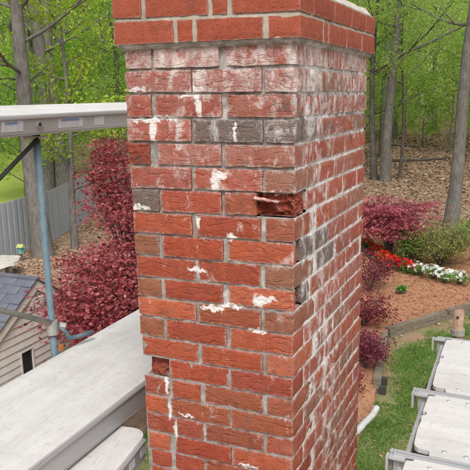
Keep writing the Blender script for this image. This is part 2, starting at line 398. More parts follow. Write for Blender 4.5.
# ------------------------------------------------------------------ ground
def sstep(a, b, x):
    x = min(1, max(0, (x-a)/(b-a))); return x*x*(3-2*x)
def gh(x, y):
    d = math.hypot(x-.55, y+1.62)
    h = .075*max(0, d-23) * (1 if d < 70 else 1) + (.004*max(0, d-60)**1.6)
    h = min(h, 60) + .12*sstep(20, 30, d)*noise.noise((x*.25, y*.25, 1.3)) + sstep(35, 60, d)*.6*noise.noise((x*.06, y*.06, 4))
    return h
def make_ground():
    rs = [0, 2, 4, 6, 8, 10, 12, 14, 16, 18, 20, 22, 24] + list(np.arange(25.5, 60, 1.5)) + [63, 67, 72, 78, 85, 95, 110, 130, 160, 200, 260, 340, 450, 600, 800]
    na = 160; V = [(.55, -1.62, 0)]; F = []
    for r in rs[1:]:
        for k in range(na):
            a = 2*math.pi*k/na; x = .55+r*math.sin(a); y = -1.62+r*math.cos(a); V.append((x, y, gh(x, y)))
    me = bpy.data.meshes.new('ground'); 
    for k in range(na): F.append((0, 1+(k+1) % na, 1+k))
    for i in range(len(rs)-2):
        for k in range(na):
            a = 1+i*na+k; b = 1+i*na+(k+1) % na; F.append((a, b, b+na, a+na))
    me.from_pydata(V, [], F); me.polygons.foreach_set('use_smooth', np.ones(len(F), bool))
    o = link('ground', me, M['g_litter']); tag(o, kind='structure'); return o
make_ground()

def in_poly(x, y, P):
    c = False; j = len(P)-1
    for i in range(len(P)):
        if (P[i][1] > y) != (P[j][1] > y) and x < (P[j][0]-P[i][0])*(y-P[i][1])/(P[j][1]-P[i][1])+P[i][0]: c = not c
        j = i
    return c
def sheet(name, poly, mat, zf, step):
    xs = [p[0] for p in poly]; ys = [p[1] for p in poly]
    # densify the outline
    out = []
    for i, p in enumerate(poly):
        q = poly[(i+1) % len(poly)]; n = max(1, int(math.dist(p, q)/step))
        for k in range(n): out.append((p[0]+(q[0]-p[0])*k/n, p[1]+(q[1]-p[1])*k/n))
    pts = [Vector(p) for p in out]; n = len(pts)
    for x in np.arange(min(xs), max(xs), step):
        for y in np.arange(min(ys), max(ys), step):
            a, b = x+random.uniform(-.3, .3)*step, y+random.uniform(-.3, .3)*step
            if in_poly(a, b, poly): pts.append(Vector((a, b)))
    r = delaunay_2d_cdt(pts, [], [list(range(n))], 1, 1e-5)
    me = bpy.data.meshes.new(name); me.from_pydata([(v.x, v.y, zf(v.x, v.y)) for v in r[0]], [], r[2])
    me.polygons.foreach_set('use_smooth', np.ones(len(me.polygons), bool))
    bm = bmesh.new(); bm.from_mesh(me); bmesh.ops.recalc_face_normals(bm, faces=bm.faces[:])
    if sum(f.normal.z for f in bm.faces) < 0: bmesh.ops.reverse_faces(bm, faces=bm.faces[:])
    bm.to_mesh(me); bm.free()
    return tag(link(name, me, mat), kind='structure')
BED = [(-1.36,4.2),(-1.30,5.6),(-1.30,6.7),(-1.24,7.5),(-1.36,8.25),(-1.70,10.82),(-.23,13.15),(2.6,17.6),(3.4,19.6),(.8,19.4),(-1.2,18.9),(-3.6,19.6),(-5.6,18.2),(-5.0,12),(-3.0,8.5),(-2.6,6.6),(-2.4,4.2)]
LAWN = [(-5.0,-4),(-4.9,3.0),(-4.9,5.3),(-3.9,6.0),(-2.62,6.4),(-2.4,4.2),(-1.36,4.2),(-1.30,5.6),(-1.30,6.7),(-1.24,7.5),(-1.36,8.25),(-1.70,10.82),(-.23,13.15),(2.6,17.6),(5,18),(8,12),(8,-4)]
def bedz(x, y):
    return .015 + .15*sstep(7.4, 9.0, y) + .25*sstep(11, 20, y)*sstep(-.5, -3, x-.6*(y-12)) + .03*noise.noise((x*1.3, y*1.3, 0)) * sstep(5, 9, y)
def lawnz(x, y): return .006 + .012*(1+noise.noise((x*.9, y*.9, 3)))
LN = sheet('lawn', LAWN, M['g_lawn'], lawnz, .35)
BD = sheet('mulch_bed', BED, M['g_mulch'], bedz, .25)
# the neighbour's lawn beyond the fence
sheet('neighbour_lawn', [(-20,11),(-16.4,15.5),(-17.2,19.5),(-22,25.5),(-31,34),(-42,38),(-48,26),(-40,14),(-28,8)], M['g_yard'], lambda x, y: gh(x, y)+.03, .8)

# ------------------------------------------------------------------ leaf machinery
KITE = (np.array([(0,0,0),(.42,.36,.10),(1,0,-.06),(.42,-.36,.10)], float), np.array([(0,1,2),(0,2,3)]))
def lobed(n=5):
    V = [(0,0,0)]; F = []
    for k in range(n):
        a = R(-75+150*k/(n-1)); L = 1-.30*abs(k-(n-1)/2)/((n-1)/2); w = .19
        for (r, s_, z) in ((.45*L, -w, .05), (L, 0, -.1), (.45*L, w, .05)):
            V.append((r*math.cos(a)-s_*math.sin(a), r*math.sin(a)+s_*math.cos(a), z))
        b = 1+3*k; F += [(0, b, b+1), (0, b+1, b+2)]
    return np.array(V), np.array(F)
LOBED = lobed(5)
FLOWER = (lambda: (np.array([(0,0,-.15)]+[(math.cos(a)*r, math.sin(a)*r, z) for k in range(5) for a, r, z in ((2*math.pi*(k-.38)/5, .8, .05), (2*math.pi*k/5, 1, .12), (2*math.pi*(k+.38)/5, .8, .05))]),
    np.array([f for k in range(5) for f in ((0, 1+3*k, 2+3*k), (0, 2+3*k, 3+3*k))])))()
BLADE = (np.array([(-.5,0,0),(.5,0,0),(.05,.35,1)], float), np.array([(0,1,2)]))
def rotmats(n, tilt=None):
    """random orientation; tilt limits how far a leaf's face leans from level"""
    yaw = rng.uniform(0, 2*np.pi, n); pit = rng.normal(0, .75 if tilt is None else tilt, n); rol = rng.normal(0, .75 if tilt is None else tilt, n)
    cy, sy, cp, sp, cr, sr = np.cos(yaw), np.sin(yaw), np.cos(pit), np.sin(pit), np.cos(rol), np.sin(rol)
    Z = np.zeros(n); O = np.ones(n)
    A = np.stack([np.stack([cy,-sy,Z],1), np.stack([sy,cy,Z],1), np.stack([Z,Z,O],1)], 1)
    B = np.stack([np.stack([cp,Z,sp],1), np.stack([Z,O,Z],1), np.stack([-sp,Z,cp],1)], 1)
    C = np.stack([np.stack([O,Z,Z],1), np.stack([Z,cr,-sr],1), np.stack([Z,sr,cr],1)], 1)
    return A @ B @ C
def leaves(name, P, size, shape=KITE, tilt=None, var=None, scale3=None):
    P = np.asarray(P, float); n = len(P); TV, TF = shape
    size = np.broadcast_to(np.asarray(size, float), (n,))
    T = TV[None]*size[:, None, None]
    if scale3 is not None: T = T*np.asarray(scale3)[None, None]
    V = np.einsum('nij,nmj->nmi', rotmats(n, tilt), T) + P[:, None]
    m = len(TV); F = (TF[None] + (np.arange(n)*m)[:, None, None]).reshape(-1, 3)
    v = rng.uniform(0, 1, n) if var is None else np.clip(var, 0, 1)
    return mesh_np(name, V.reshape(-1, 3), F, np.repeat(v, len(TF)))

def grow(base, height, r, lean=(0,0), limb0=.28, nlimb=14, spread=.42, rise=.5, bend=.04, seed=1, sub=4, sides=9):
    """trunk with limbs: returns builder and the list of points that carry leaves"""
    rd = random.Random(seed); mb = MB(); carry = []
    n = 10; pts = []; x = y = 0
    for i in range(n+1):
        f = i/n
        pts.append(Vector((lean[0]*f*height + bend*height*.25*math.sin(2.3*f*math.pi+seed), lean[1]*f*height + bend*height*.25*math.sin(1.7*f*math.pi+2*seed), f*height)))
    pts = [p - Vector((pts[0].x, pts[0].y, 0)) for p in pts]
    rad = [r*(1.25 if i == 0 else 1)*(1-.88*(i/n)**1.1) for i in range(n+1)]
    mb.tube([Vector((0,0,-.4))]+pts, [r*1.45]+rad, sides)
    def on(f):
        k = min(n-1, int(f*n)); return pts[k].lerp(pts[k+1], f*n-k), rad[k]
    for j in range(nlimb):
        f = limb0 + (1-limb0)*(j+rd.random())/nlimb*.98
        p, rr = on(min(f, .99)); a = j*2.4+rd.uniform(-.5, .5); L = height*spread*(1.12-f*.75)*rd.uniform(.65, 1.15)
        d = Vector((math.cos(a), math.sin(a), rise*rd.uniform(.4, 1.4))).normalized()
        q = [p]; 
        for s_ in range(1, 5):
            d = (d + Vector((rd.uniform(-.25, .25), rd.uniform(-.25, .25), rd.uniform(-.16, .2)))).normalized(); q.append(q[-1]+d*L/4)
        r0 = min(rr*.55, .02+.012*L)
        mb.tube(q, [r0*(1-.2*s_) for s_ in range(5)], 5, False)
        carry += [(q[2], .7), (q[3], .9), (q[4], 1)]
        for s_ in range(sub):
            b = q[1+s_ % 4]; dd = (d + Vector((rd.uniform(-1.1, 1.1), rd.uniform(-1.1, 1.1), rd.uniform(-.35, .6)))).normalized(); l2 = L*rd.uniform(.25, .5)
            m1 = b+dd*l2*.5+Vector((0,0,rd.uniform(-.05,.05)*l2)); e = b+dd*l2
            mb.tube([b, m1, e], [r0*.45, r0*.3, r0*.12], 4, False); carry += [(m1, .6), (e, .9)]
    carry.append((pts[-1], 1))
    return mb, carry
def clump(carry, n, rad, seed, zmin=0):
    rg = np.random.default_rng(seed)
    C = np.array([list(c[0]) for c in carry]); w = np.array([c[1] for c in carry]); w /= w.sum()
    idx = rg.choice(len(C), n, p=w)
    P = C[idx] + rg.normal(0, 1, (n, 3))*np.array([rad, rad, rad*.6])
    return P[P[:, 2] > zmin], idx

def tree_mesh(key, height, r, nleaf, lsize, lmat, bark='bark', crad=.5, seed=1, shape=KITE, **kw):
    mb, carry = grow((0,0,0), height, r, seed=seed, **kw)
    tm = bpy.data.meshes.new(key+'_trunk'); tm.from_pydata(mb.v, [], mb.f); tm.polygons.foreach_set('use_smooth', np.ones(len(mb.f), bool)); tm.materials.append(M[bark])
    P, idx = clump(carry, nleaf, crad, seed)
    # leaves of one twig share a tint
    tint = np.random.default_rng(seed+5).uniform(0, 1, len(carry))[idx][:len(P)]*.55 + rng.uniform(0, .45, len(P))
    cm = leaves(key+'_crown', P, rng.uniform(.5, 1.5, len(P))*lsize, shape, var=tint); cm.materials.append(M[lmat])
    return tm, cm
def put_tree(name, label, meshes, x, y, rz=0, s=1, group=None, cat='tree', z=None):
    o = empty(name, (x, y, gh(x, y) if z is None else z), label, cat, group); o.rotation_euler = (0, 0, rz); o.scale = (s, s, s)
    for nm, me in zip(('trunk', 'crown'), meshes):
        c = bpy.data.objects.new(nm, me); col.objects.link(c); c.parent = o
    return o

# ------------------------------------------------------------------ chimney
ZT = 5.10                                   # height of the bed under the projecting cap
P_ = .0677; W_, D_ = .5219, .8476
NC = 27
zn = [0,-.0655,-.1345,-.2020,-.2698,-.3365,-.4030,-.4705,-.5410,-.6094,-.6780,-.7450,-.8125,-.8790,-.9455,-1.0125,-1.0780,-1.1420,-1.2060,-1.270,-1.334,-1.40]
zl = [.004,-.0606,-.1270,-.1975,-.2690,-.3390,-.4101,-.4810,-.5500,-.6200,-.6890,-.7540,-.8180,-.8870,-.9540,-1.021,-1.0878,-1.1530,-1.2185,-1.2833,-1.3468,-1.412]
zr = [.002,-.0680,-.1385,-.2061,-.2730,-.3430,-.4130,-.4830,-.5530,-.6220,-.6910,-.7600,-.828,-.896,-.964,-1.032,-1.099,-1.166,-1.233,-1.300,-1.367,-1.434]
for L_, st_ in ((zn, -.0645), (zl, -.066), (zr, -.067)):
    while len(L_) < NC+2: L_.append(L_[-1]+st_)
def bed(k, x, y):
    """height of the k-th bed joint's centre at a place on the wall"""
    if k < 0:
        a = {-1: (.0775, .0630, .0725), -2: (.148, .128, .1395)}[k]; L, N, F_ = a
    else: L, N, F_ = zl[k], zn[k], zr[k]
    if y <= .06: return ZT + N + (L-N)*min(1.1, max(-.1, -x/W_))
    return ZT + N + (F_-N)*min(1.1, y/D_) + (L-N)*max(0, -x/W_)*max(0, 1-y/D_)
CH = empty('chimney', (-.26, .42, 0), 'red wavy-faced brick chimney with white salt stains and spalled corner bricks', 'chimney')
def wob(p, a, s, o=0): return noise.noise((p[0]*s+o, p[1]*s-o, p[2]*s+2*o))*a
def brick(x0, x1, y0, y1, k, mat, bloom, j=.0027, name='brick', amp=.0016, cut=0, dz=0, res=1, rug=0):
    """one brick of course k as a worn, slightly crooked block"""
    nx = max(2, int((x1-x0)/.018*res)); ny = max(2, int((y1-y0)/.022*res)); nz = int(4*res)
    key = {}; V = []; F = []
    seed = random.uniform(0, 99)
    yaw = random.gauss(0, .004)
    cx, cy = (x0+x1)/2, (y0+y1)/2; zc = (bed(k, cx, cy)+bed(k+1, cx, cy))/2
    ja, jb = random.uniform(.7, 1.3)*j, random.uniform(.7, 1.3)*j
    def vert(i, jn, l):
        q = (i, jn, l)
        if q in key: return key[q]
        fx, fy, fz = i/nx, jn/ny, l/nz
        x = x0+(x1-x0)*fx; y = y0+(y1-y0)*fy
        zt = bed(k, x, y)-ja; zb = bed(k+1, x, y)+jb; z = zb+(zt-zb)*fz + dz
        # rounded, chipped arrises
        ex = min(fx, 1-fx)*(x1-x0); ey = min(fy, 1-fy)*(y1-y0); ez = min(fz, 1-fz)*(zt-zb)
        e = sorted((ex, ey, ez))
        p = Vector((x, y, z)); c = Vector((cx, cy, zc))
        if e[1] < .002:
            chip = .0012 + max(0, noise.noise((x*40+seed, y*40, z*40)))*.005
            d = Vector((0 if ex > .002 else (1 if fx < .5 else -1), 0 if ey > .002 else (1 if fy < .5 else -1), 0 if ez > .002 else (1 if fz < .5 else -1)))
            p += d*chip*.7
        p += Vector((wob((x, y, z), amp, 32, seed), wob((x, y, z), amp, 32, seed+7), wob((x, y, z), amp*1.1, 22, seed+13)))
        if cut: p += Vector((wob((x,y,z), cut, 45, seed+3), wob((x,y,z), cut, 45, seed+5), 0))
        if rug:
            q1 = abs(noise.noise((x*38+seed, y*38, z*46)))+.5*abs(noise.noise((x*95, y*95+seed, z*95)))
            if fy == 0: p.y += rug*(1.2*q1+.8*max(0, noise.noise((x*14+3, z*20, seed))))
            if fx == 1: p.x -= rug*(1.0*q1)
            if fx == 0: p.x += rug*.5*q1
        p.x, p.y = p.x-(p.y-cy)*yaw, p.y+(p.x-cx)*yaw
        key[q] = len(V); V.append(p-c); return key[q]
    for i in range(nx):
        for jn in range(ny):
            F.append((vert(i,jn,nz), vert(i+1,jn,nz), vert(i+1,jn+1,nz), vert(i,jn+1,nz)))
            F.append((vert(i,jn,0), vert(i,jn+1,0), vert(i+1,jn+1,0), vert(i+1,jn,0)))
    for l in range(nz):
        for i in range(nx):
            F.append((vert(i,0,l), vert(i+1,0,l), vert(i+1,0,l+1), vert(i,0,l+1)))
            F.append((vert(i,ny,l), vert(i,ny,l+1), vert(i+1,ny,l+1), vert(i+1,ny,l)))
        for jn in range(ny):
            F.append((vert(0,jn,l), vert(0,jn,l+1), vert(0,jn+1,l+1), vert(0,jn+1,l)))
            F.append((vert(nx,jn,l), vert(nx,jn+1,l), vert(nx,jn+1,l+1), vert(nx,jn,l+1)))
    me = bpy.data.meshes.new('brick'); me.from_pydata(V, [], F); me.materials.append(M[mat])
    o = link(name, me, None, CH, (cx, cy, zc)); o.color = (1, bloom, 0, 1)
    return o
ROWS = {0: [(-.525,-.437),(-.426,-.222),(-.197,.001)], 1: [(-.525,-.31),(-.302,-.096),(-.084,.003)], 2: [(-.527,-.446),(-.43,-.218),(-.198,0)],
 3: [(-.528,-.315),(-.304,-.094),(-.084,0)], 4: [(-.531,-.464),(-.428,-.221),(-.206,0)], 5: [(-.525,-.32),(-.308,-.096),(-.085,.001)],
 6: [(-.522,-.432),(-.422,-.224),(-.21,-.112)], 7: [(-.522,-.322),(-.304,-.103),(-.083,-.002)], 8: [(-.523,-.439),(-.421,-.221),(-.204,-.003)],
 9: [(-.521,-.316),(-.304,-.104),(-.087,-.003)], 10: [(-.52,-.436),(-.421,-.225),(-.203,.002)], 11: [(-.52,-.317),(-.305,-.103),(-.09,-.002)],
 12: [(-.52,-.435),(-.422,-.217),(-.203,-.003)], 13: [(-.516,-.314),(-.299,-.1),(-.084,-.002)], 14: [(-.484,-.423),(-.416,-.213),(-.203,-.003)],
 15: [(-.514,-.424),(-.408,-.311),(-.293,-.101),(-.085,-.003)], 16: [(-.513,-.433),(-.416,-.21),(-.203,-.003)],
 17: [(-.509,-.408),(-.397,-.306),(-.294,-.099),(-.086,-.003)], 18: [(-.505,-.43),(-.404,-.208),(-.199,-.003)],
 19: [(-.5,-.425),(-.41,-.305),(-.294,-.1),(-.087,-.003)], 20: [(-.50,-.43),(-.416,-.21),(-.2,-.003)]}
for k in range(21, NC): ROWS[k] = ROWS[19 if k % 2 else 20]
TONE = {(3,1):'brick_grey',(3,2):'brick_grey',(5,2):'brick_brown',(6,0):'brick_grey',(8,0):'brick_brown',(9,2):'brick_brown',(10,0):'brick_brown',(11,0):'brick_orange',
 (11,2):'brick_brown',(12,0):'brick_brown',(10,1):'brick',(10,2):'brick_orange',(16,0):'brick_orange',(18,0):'brick_orange',(13,2):'brick_orange',(4,0):'brick_break'}
BLOOM = [.9,.85,.74,.62,.56,.5,.3,.28,.22,.2,.25,.2,.18,.25,.22,.24,.14,.26,.18,.22,.15]+[.2]*6
RB = [.95,.85,.72,.6,.52,.48,.48,.48,.5,.5,.52,.54,.54,.54,.54,.54,.52]+[.54]*10
for k in range(NC):
    row = ROWS[k]; even = k % 2 == 0
    for i, (a, b) in enumerate(row):
        mat = TONE.get((k, i), 'brick'); y0 = random.uniform(-.0022, .0022); last = i == len(row)-1
        dep = .098
        if last and k == 6: brick(a-.0018, b, y0, dep, k, mat, BLOOM[k], cut=.004); continue
        if last: dep = .098 if even else .203
        if last and k in (8, 10): dep = .021 if k == 10 else .028
        elif i == 0: dep = .203 if even else .098
        if k == 14 and i == 0: brick(a-.01, b, .008, .1, k, 'brick_break', .3, res=3, rug=.018); continue
        if k == 4 and i == 0: brick(a, b+.010, -.002, .19, k, 'brick_break', .3, res=3, rug=.007); continue
        if last and k == 10: brick(a-.0015, b-.004, y0, .021, k, mat, BLOOM[k], res=2, rug=.004); continue
        brick(a-.0018, b+(0 if last else .0018), y0, dep, k, mat, BLOOM[k]*random.uniform(.7, 1.3) + (.12 if last and k > 6 else 0))
    if k == 6: brick(-.114, -.002, .007, .098, k, 'brick_break', .2, amp=.002, res=4, rug=.024)
    # the side that recedes
    y = .109 if even else .214
    if k == 10: brick(-.1, -.001, .080, .145, k, 'brick_grey', .5, res=2, rug=.003); y = .156  # grey tone darkens this piece, standing in for shade inside the notch
    if k == 8: brick(-.1, 0, .062, .128, k, 'brick_grey', .5); y = .139
    j = 0
    while y < D_-.05:
        e = min(y+.2+random.uniform(-.006, .006), D_)
        if D_-e < .05: e = D_
        tone = 'brick'
        if (k, j) in ((8,0),(9,0),(3,2)): tone = 'brick_grey'
        if random.random() < .06: tone = 'brick_brown'
        px = random.uniform(-.0008, .0025)
        brick(-.1, px+.0 + (0 if k else .0), y, e, k, tone, min(1.1, RB[k]*random.uniform(.75, 1.2) + .1*(.25 < y < .6)), j=.0046)
        y = e+.011; j += 1
# the projecting cap of smooth bricks
pr = .0215
CAPR = {-2: [(-.545,-.45),(-.437,-.24),(-.229,-.184),(-.17,pr)], -1: [(-.545,-.346),(-.335,-.288),(-.277,-.081),(-.066,pr)]}
for k, row in CAPR.items():
    for i, (a, b) in enumerate(row):
        last = i == len(row)-1
        brick(a, b, -pr+random.uniform(-.001,.001), .08 if (k == -2) == last or not last else .185, k, 'brick_cap', .05, j=.0045, amp=.0011)
    y = .092 if k == -2 else .197; j = 0
    lens = [.2, .2, .2, .2] if k == -2 else [.04, .2, .2, .2]
    for L in lens + [.2]:
        e = min(y+L, D_+pr)
        if D_+pr-e < .04: e = D_+pr
        if e-y < .03: break
        brick(-.1, pr+random.uniform(-.001,.001), y, e, k, 'brick_cap', .08, j=.0043, amp=.0011); y = e+.011
        if y > D_: break
# other two sides and everything below the picture: one joined mass
def rest():
    V = []; F = []; mb = MB()
    def b(x0, x1, y0, y1, z0, z1):
        q = [random.uniform(-.002, .002) for _ in range(4)]
        mb.box(x0+q[0], x1+q[1], y0+q[2], y1+q[3], z0, z1)
    zlist = [(bed(k+1, -W_, .4)+.005, bed(k, -W_, .4)-.005, k) for k in range(NC)]
    z = ZT+zl[NC]; k = NC
    while z > .03: zlist.append((z-P_+.005, z-.005, k)); z -= P_; k += 1
    for z0, z1, k in zlist:
        ev = k % 2 == 0
        y = .214 if ev else .109
        while y < D_-.03:
            e = min(y+.2, D_); e = D_ if D_-e < .05 else e; b(-W_, -W_+.098, y, e, z0, z1); y = e+.011
        x = -W_+.109
        while x < -.115:
            e = min(x+.2, -.105); b(x, e, D_-.098, D_, z0, z1); x = e+.011
        if k >= NC:
            x = -W_ if not ev else -W_-.0
            first = True
            while x < -.02:
                e = x+(.098 if (first and ev) else .203); e = 0 if -e < .05 else e; b(x, min(e, 0), 0, .098, z0, z1); x = e+.011; first = False
            y = .109
            while y < D_-.03:
                e = min(y+.2, D_); e = D_ if D_-e < .05 else e; b(-.098, 0, y, e, z0, z1); y = e+.011
    for k in (-2, -1):
        z0, z1 = bed(k+1, -W_, .4)+.0055, bed(k, -W_, .4)-.0055
        y = .2 if k == -2 else .09
        while y < D_: e = min(y+.2, D_+pr); b(-W_-pr, -W_+.08, y, e, z0, z1); y = e+.011
        x = -W_+.1
        while x < -.12: e = min(x+.2, -.105); b(x, e, D_-.08, D_+pr, z0, z1); x = e+.011
    o = mb.build('lower_brickwork', M['brick'], CH, (-.26, .42, 0)); tag(o, kind='stuff'); o.color = (1, .25, 0, 1)
rest()
# mortar body with recessed, uneven joints and holes where brick is lost
def mortar():
    HOLE = [('f', -.116, .01, 6, .055), ('f', -.53, -.424, 14, .05)]
    HR = [(.018, .082, 10, .075), (-.01, .106, 6, .13), (.026, .064, 8, .07)]
    def dep_f(x, z):
        d = .0048 + .005*sstep(4.35, 4.75, z) + .0038*noise.noise((x*22, z*30, 5)) + .002*noise.noise((x*90, z*90, 1))
        for _, a, b, k, dd in HOLE:
            if a < x < b and bed(k+1, x, 0)+.004 < z < bed(k, x, 0)-.004: return None
        return max(.001, d)
    def dep_r(y, z):
        d = .0030 + .0032*sstep(4.75, 4.5, z)*sstep(.2, .08, y) + .002*sstep(4.6, 4.95, z) + .0026*noise.noise((y*22+9, z*30, 8)) + .002*noise.noise((y*90, z*90, 4))
        for a, b, k, dd in HR:
            if a < y < b and bed(k+1, 0, y)+.004 < z < bed(k, 0, y)-.004: return None
        return max(.001, d)
    st = .0068; z0, z1 = ZT-1.86, ZT+.004
    def grid(us, zs, fn):
        V = [fn(u, z) for z in zs for u in us]; n = len(us)
        F = [(i*n+j, i*n+j+1, (i+1)*n+j+1, (i+1)*n+j) for i in range(len(zs)-1) for j in range(n-1)]
        F = [f for f in F if all(V[q][0] is not None and V[q][1] is not None for q in f)]
        V = [(0, .3, 4) if v[0] is None or v[1] is None else v for v in V]
        return V, F
    zs = np.arange(z0, z1+st, st)
    V, F = grid(np.arange(-W_+.006, -.003, st), zs, lambda x, z: (x, dep_f(x, z), z))
    me = mesh_np('m', V, F); o = link('mortar_joints', me, M['mortar'], CH, (0,0,0))
    V, F = grid(np.arange(.004, D_-.004, st*1.3), zs, lambda y, z: ((lambda d: None if d is None else -d)(dep_r(y, z)), y, z))
    me = mesh_np('m', V, F); o = link('mortar_joints', me, M['mortar_white'], CH, (0,0,0))
    mb = MB(); mb.box(-W_+.055, -.056, .056, D_-.01, 0, ZT-.02); mb.box(-W_+.007, -W_+.05, .058, D_-.01, 0, ZT-.01); mb.box(-W_+.007, -.007, .007, D_-.007, 0, ZT-1.84)
    mb.build('mortar_core', M['mortar'], CH, (-.26,.42,0))
    mb = MB()
    # cap joints: a slab per course set back behind the brick faces
    n = 24
    for k in (-2, -1):
        zb = lambda x, y: bed(k+1, x, y); zt = lambda x, y: bed(k, x, y)
        e_ = .003 if k == -1 else .0055; a0, a1, b0, b1 = -W_-pr+e_, pr-e_, -pr+e_, D_+pr-e_
        q = [(a0, b0), (a1, b0), (a1, b1), (a0, b1)]
        mb.add([(x, y, zb(x, y)+(.0045 if k == -1 else -.003)) for x, y in q]+[(x, y, zt(x, y)+.001) for x, y in q], [(3,2,1,0),(4,5,6,7),(0,1,5,4),(1,2,6,5),(2,3,7,6),(3,0,4,7)])
    mb.build('cap_mortar', M['mortar_cap'], CH, (-.26,.42,0))
    # mortar squeezed out under the cap
    mb = MB(); nx = 60
    V = []; F = []
    for i in range(nx+1):
        x = -W_-.012+(W_+.028)*i/nx; n1 = noise.noise((x*30, 2, 1)); n2 = noise.noise((x*50, 7, 1)); zz = bed(0, x, 0)
        V += [(x, -.016-.003*n1, zz+.004), (x, -.012+.004*n2, zz-.006-.004*n1), (x, .006, zz-.012-.006*n2)]
        if i: b = 3*i; F += [(b-3, b-2, b+1, b), (b-2, b-1, b+2, b+1)]
    mb.add(V, F); V = []; F = []
    for i in range(nx+1):
        y = -.016+(D_+.028)*i/nx; n1 = noise.noise((y*30, 5, 1)); n2 = noise.noise((y*50, 9, 1)); zz = bed(0, 0, max(y, .061))
        V += [(.016+.003*n1, y, zz+.004), (.012-.004*n2, y, zz-.006-.004*n1), (-.006, y, zz-.012-.006*n2)]
        if i: b = 3*i; F += [(b-3, b, b+1, b-2), (b-2, b+1, b+2, b-1)]
    mb.add(V, F)
    mb.build('cap_mortar', M['mortar'], CH, (-.26,.42,0), smooth=True)
    # sloping mortar wash on top
    n = 22; V = []; F = []
    for i in range(n+1):
        for jj in range(n+1):
            x = -W_-pr+.006+(W_+2*pr-.012)*i/n; y = -pr+.006+(D_+2*pr-.012)*jj/n
            e = min(i, n-i, jj, n-jj)/n
            V.append((x, y, bed(-2, x, y)-.002 + min(.07, .02*(e > 0)+.42*e*.5) + .006*noise.noise((x*25, y*25, 3))))
    for i in range(n):
        for jj in range(n): F.append((i*(n+1)+jj, (i+1)*(n+1)+jj, (i+1)*(n+1)+jj+1, i*(n+1)+jj+1))
    MB().add(V, F).build('mortar_crown', M['crown'], CH, (-.26,.42,0))
mortar()
# broken tongue of brick hanging at the spalled corner
MBt = MB(); V = []; F = []   # noqa
for i in range(9):
    f = i/8; x = -.116+.072*f; w = .010*(1-.6*f)*(1+.5*noise.noise((f*5, 1, 2))); zc = 4.680-.006*f+.004*noise.noise((f*7, 3, 1))
    V += [(x, -.003-.012*f, zc+w*.6), (x, -.014-.008*f, zc), (x, -.004-.008*f, zc-w*.7), (x, .012, zc)]
    if i:
        for q in range(4): F.append((4*i-4+q, 4*i-4+(q+1) % 4, 4*i+(q+1) % 4, 4*i+q))
F += [(0,1,2,3), (35,34,33,32)]
MBt.add(V, F); o = MBt.build('broken_brick_shard', M['brick_orange'], CH, (-.08,0,4.68)); o.color = (1, .9, 0, 1)

# ------------------------------------------------------------------ scaffold planks on the side of the shed
GP = 'aluminium scaffold planks'
def plank_y(name, label, x0, x1, y0, y1, ztop, th, group, rz=0, pivot=None, tiltx=0, sticker=None, rails=True):
    """plank running along Y: plywood deck in an aluminium frame"""
    L = Vector(pivot or ((x0+x1)/2, y1, ztop)); o = empty(name, L, label, 'plank', group); o.rotation_euler = (0, tiltx, rz)
    def put(nm, mb, mat, bevel=0, par=None):
        me = bpy.data.meshes.new(nm); me.from_pydata([Vector(p)-L for p in mb.v], [], mb.f)
        if bevel:
            bm = bmesh.new(); bm.from_mesh(me); bmesh.ops.bevel(bm, geom=bm.edges[:], offset=bevel, segments=2, affect='EDGES'); bm.to_mesh(me); bm.free()
        me.materials.append(mat); c = bpy.data.objects.new(nm, me); col.objects.link(c); c.parent = par or o; return c
    # deck with rounded corners
    r = .06; pts = []
    for cx, cy, a0 in ((x1-r, y1-r, 0), (x0+r, y1-r, 90), (x0+r, y0+r, 180), (x1-r, y0+r, 270)):
        for k in range(5): a = R(a0+22.5*k); pts.append((cx+r*math.cos(a), cy+r*math.sin(a)))
    n = len(pts); mb = MB(); mb.add([(x, y, ztop-.016) for x, y in pts]+[(x, y, ztop) for x, y in pts], [tuple(range(n-1,-1,-1)), tuple(range(n, 2*n))]+[(k, (k+1) % n, n+(k+1) % n, n+k) for k in range(n)])
    put('deck', mb, M['deck'])
    for s_, xx in ((1, x1), (-1, x0)):
        mb = MB()
        a, b = sorted((xx-s_*.004, xx+s_*.006))
        mb.box(a, b, y0+.05, y1-.05, ztop-th, ztop-.004)
        a, b = sorted((xx+s_*.0065, xx-s_*.03)); mb.box(a, b, y0+.05, y1-.05, ztop-th-.006, ztop-th-.0005)
        a, b = sorted((xx+s_*.0065, xx+s_*.012)); mb.box(a, b, y0+.05, y1-.05, ztop-.016, ztop-.006)
        put('side_rail', mb, M['alu'], .0015)
    mb = MB(); mb.box(x0+.03, x1-.03, y1-.018, y1-.008, ztop-th, ztop-.018); put('end_channel', mb, M['alu'])
    for k in range(8):
        yy = y1-.12-k*.45
        if yy < y0+.1: break
        mb = MB(); mb.box(x0+.006, x1-.006, yy-.02, yy+.02, ztop-th+.006, ztop-.017); put('crossbar', mb, M['alu'])
    return o, put
plank_y('scaffold_plank', 'wide pale plywood-decked plank running past the chimney, beside the blue post', -1.175, -.70, -1.9, 2.4, 3.90, .088, GP)
lo, put = plank_y('scaffold_plank', 'narrow low plank with rounded end, lying under the wide pale plank', -.90, -.590, -1.5, .135, 3.792, .075, GP, rz=R(8), pivot=(-.590, .10, 3.792))
for k in range(9):
    mb = MB(); mb.box(-.5838, -.5815, .045-k*.09, .085-k*.09, 3.735, 3.765); put('rail_slot', mb, M['sticker'])
gp, put = plank_y('guard_plank', 'pale aluminium plank with round hole and stickers, carried on top of the blue post', -1.45, -1.15, -1.5, 2.2, 4.905, .072, GP, pivot=(-1.15, .4, 4.905), tiltx=R(6.2))
mb = MB(); mb.tube([(-1.1446,.325,4.867),(-1.1375,.325,4.867)], [.0155,.0155], 16); hub = put('hub', mb, M['galv'])
mb = MB(); mb.tube([(-1.1378,.325,4.867),(-1.1366,.325,4.867)], [.0085,.0085], 14); put('hole', mb, M['dark'])
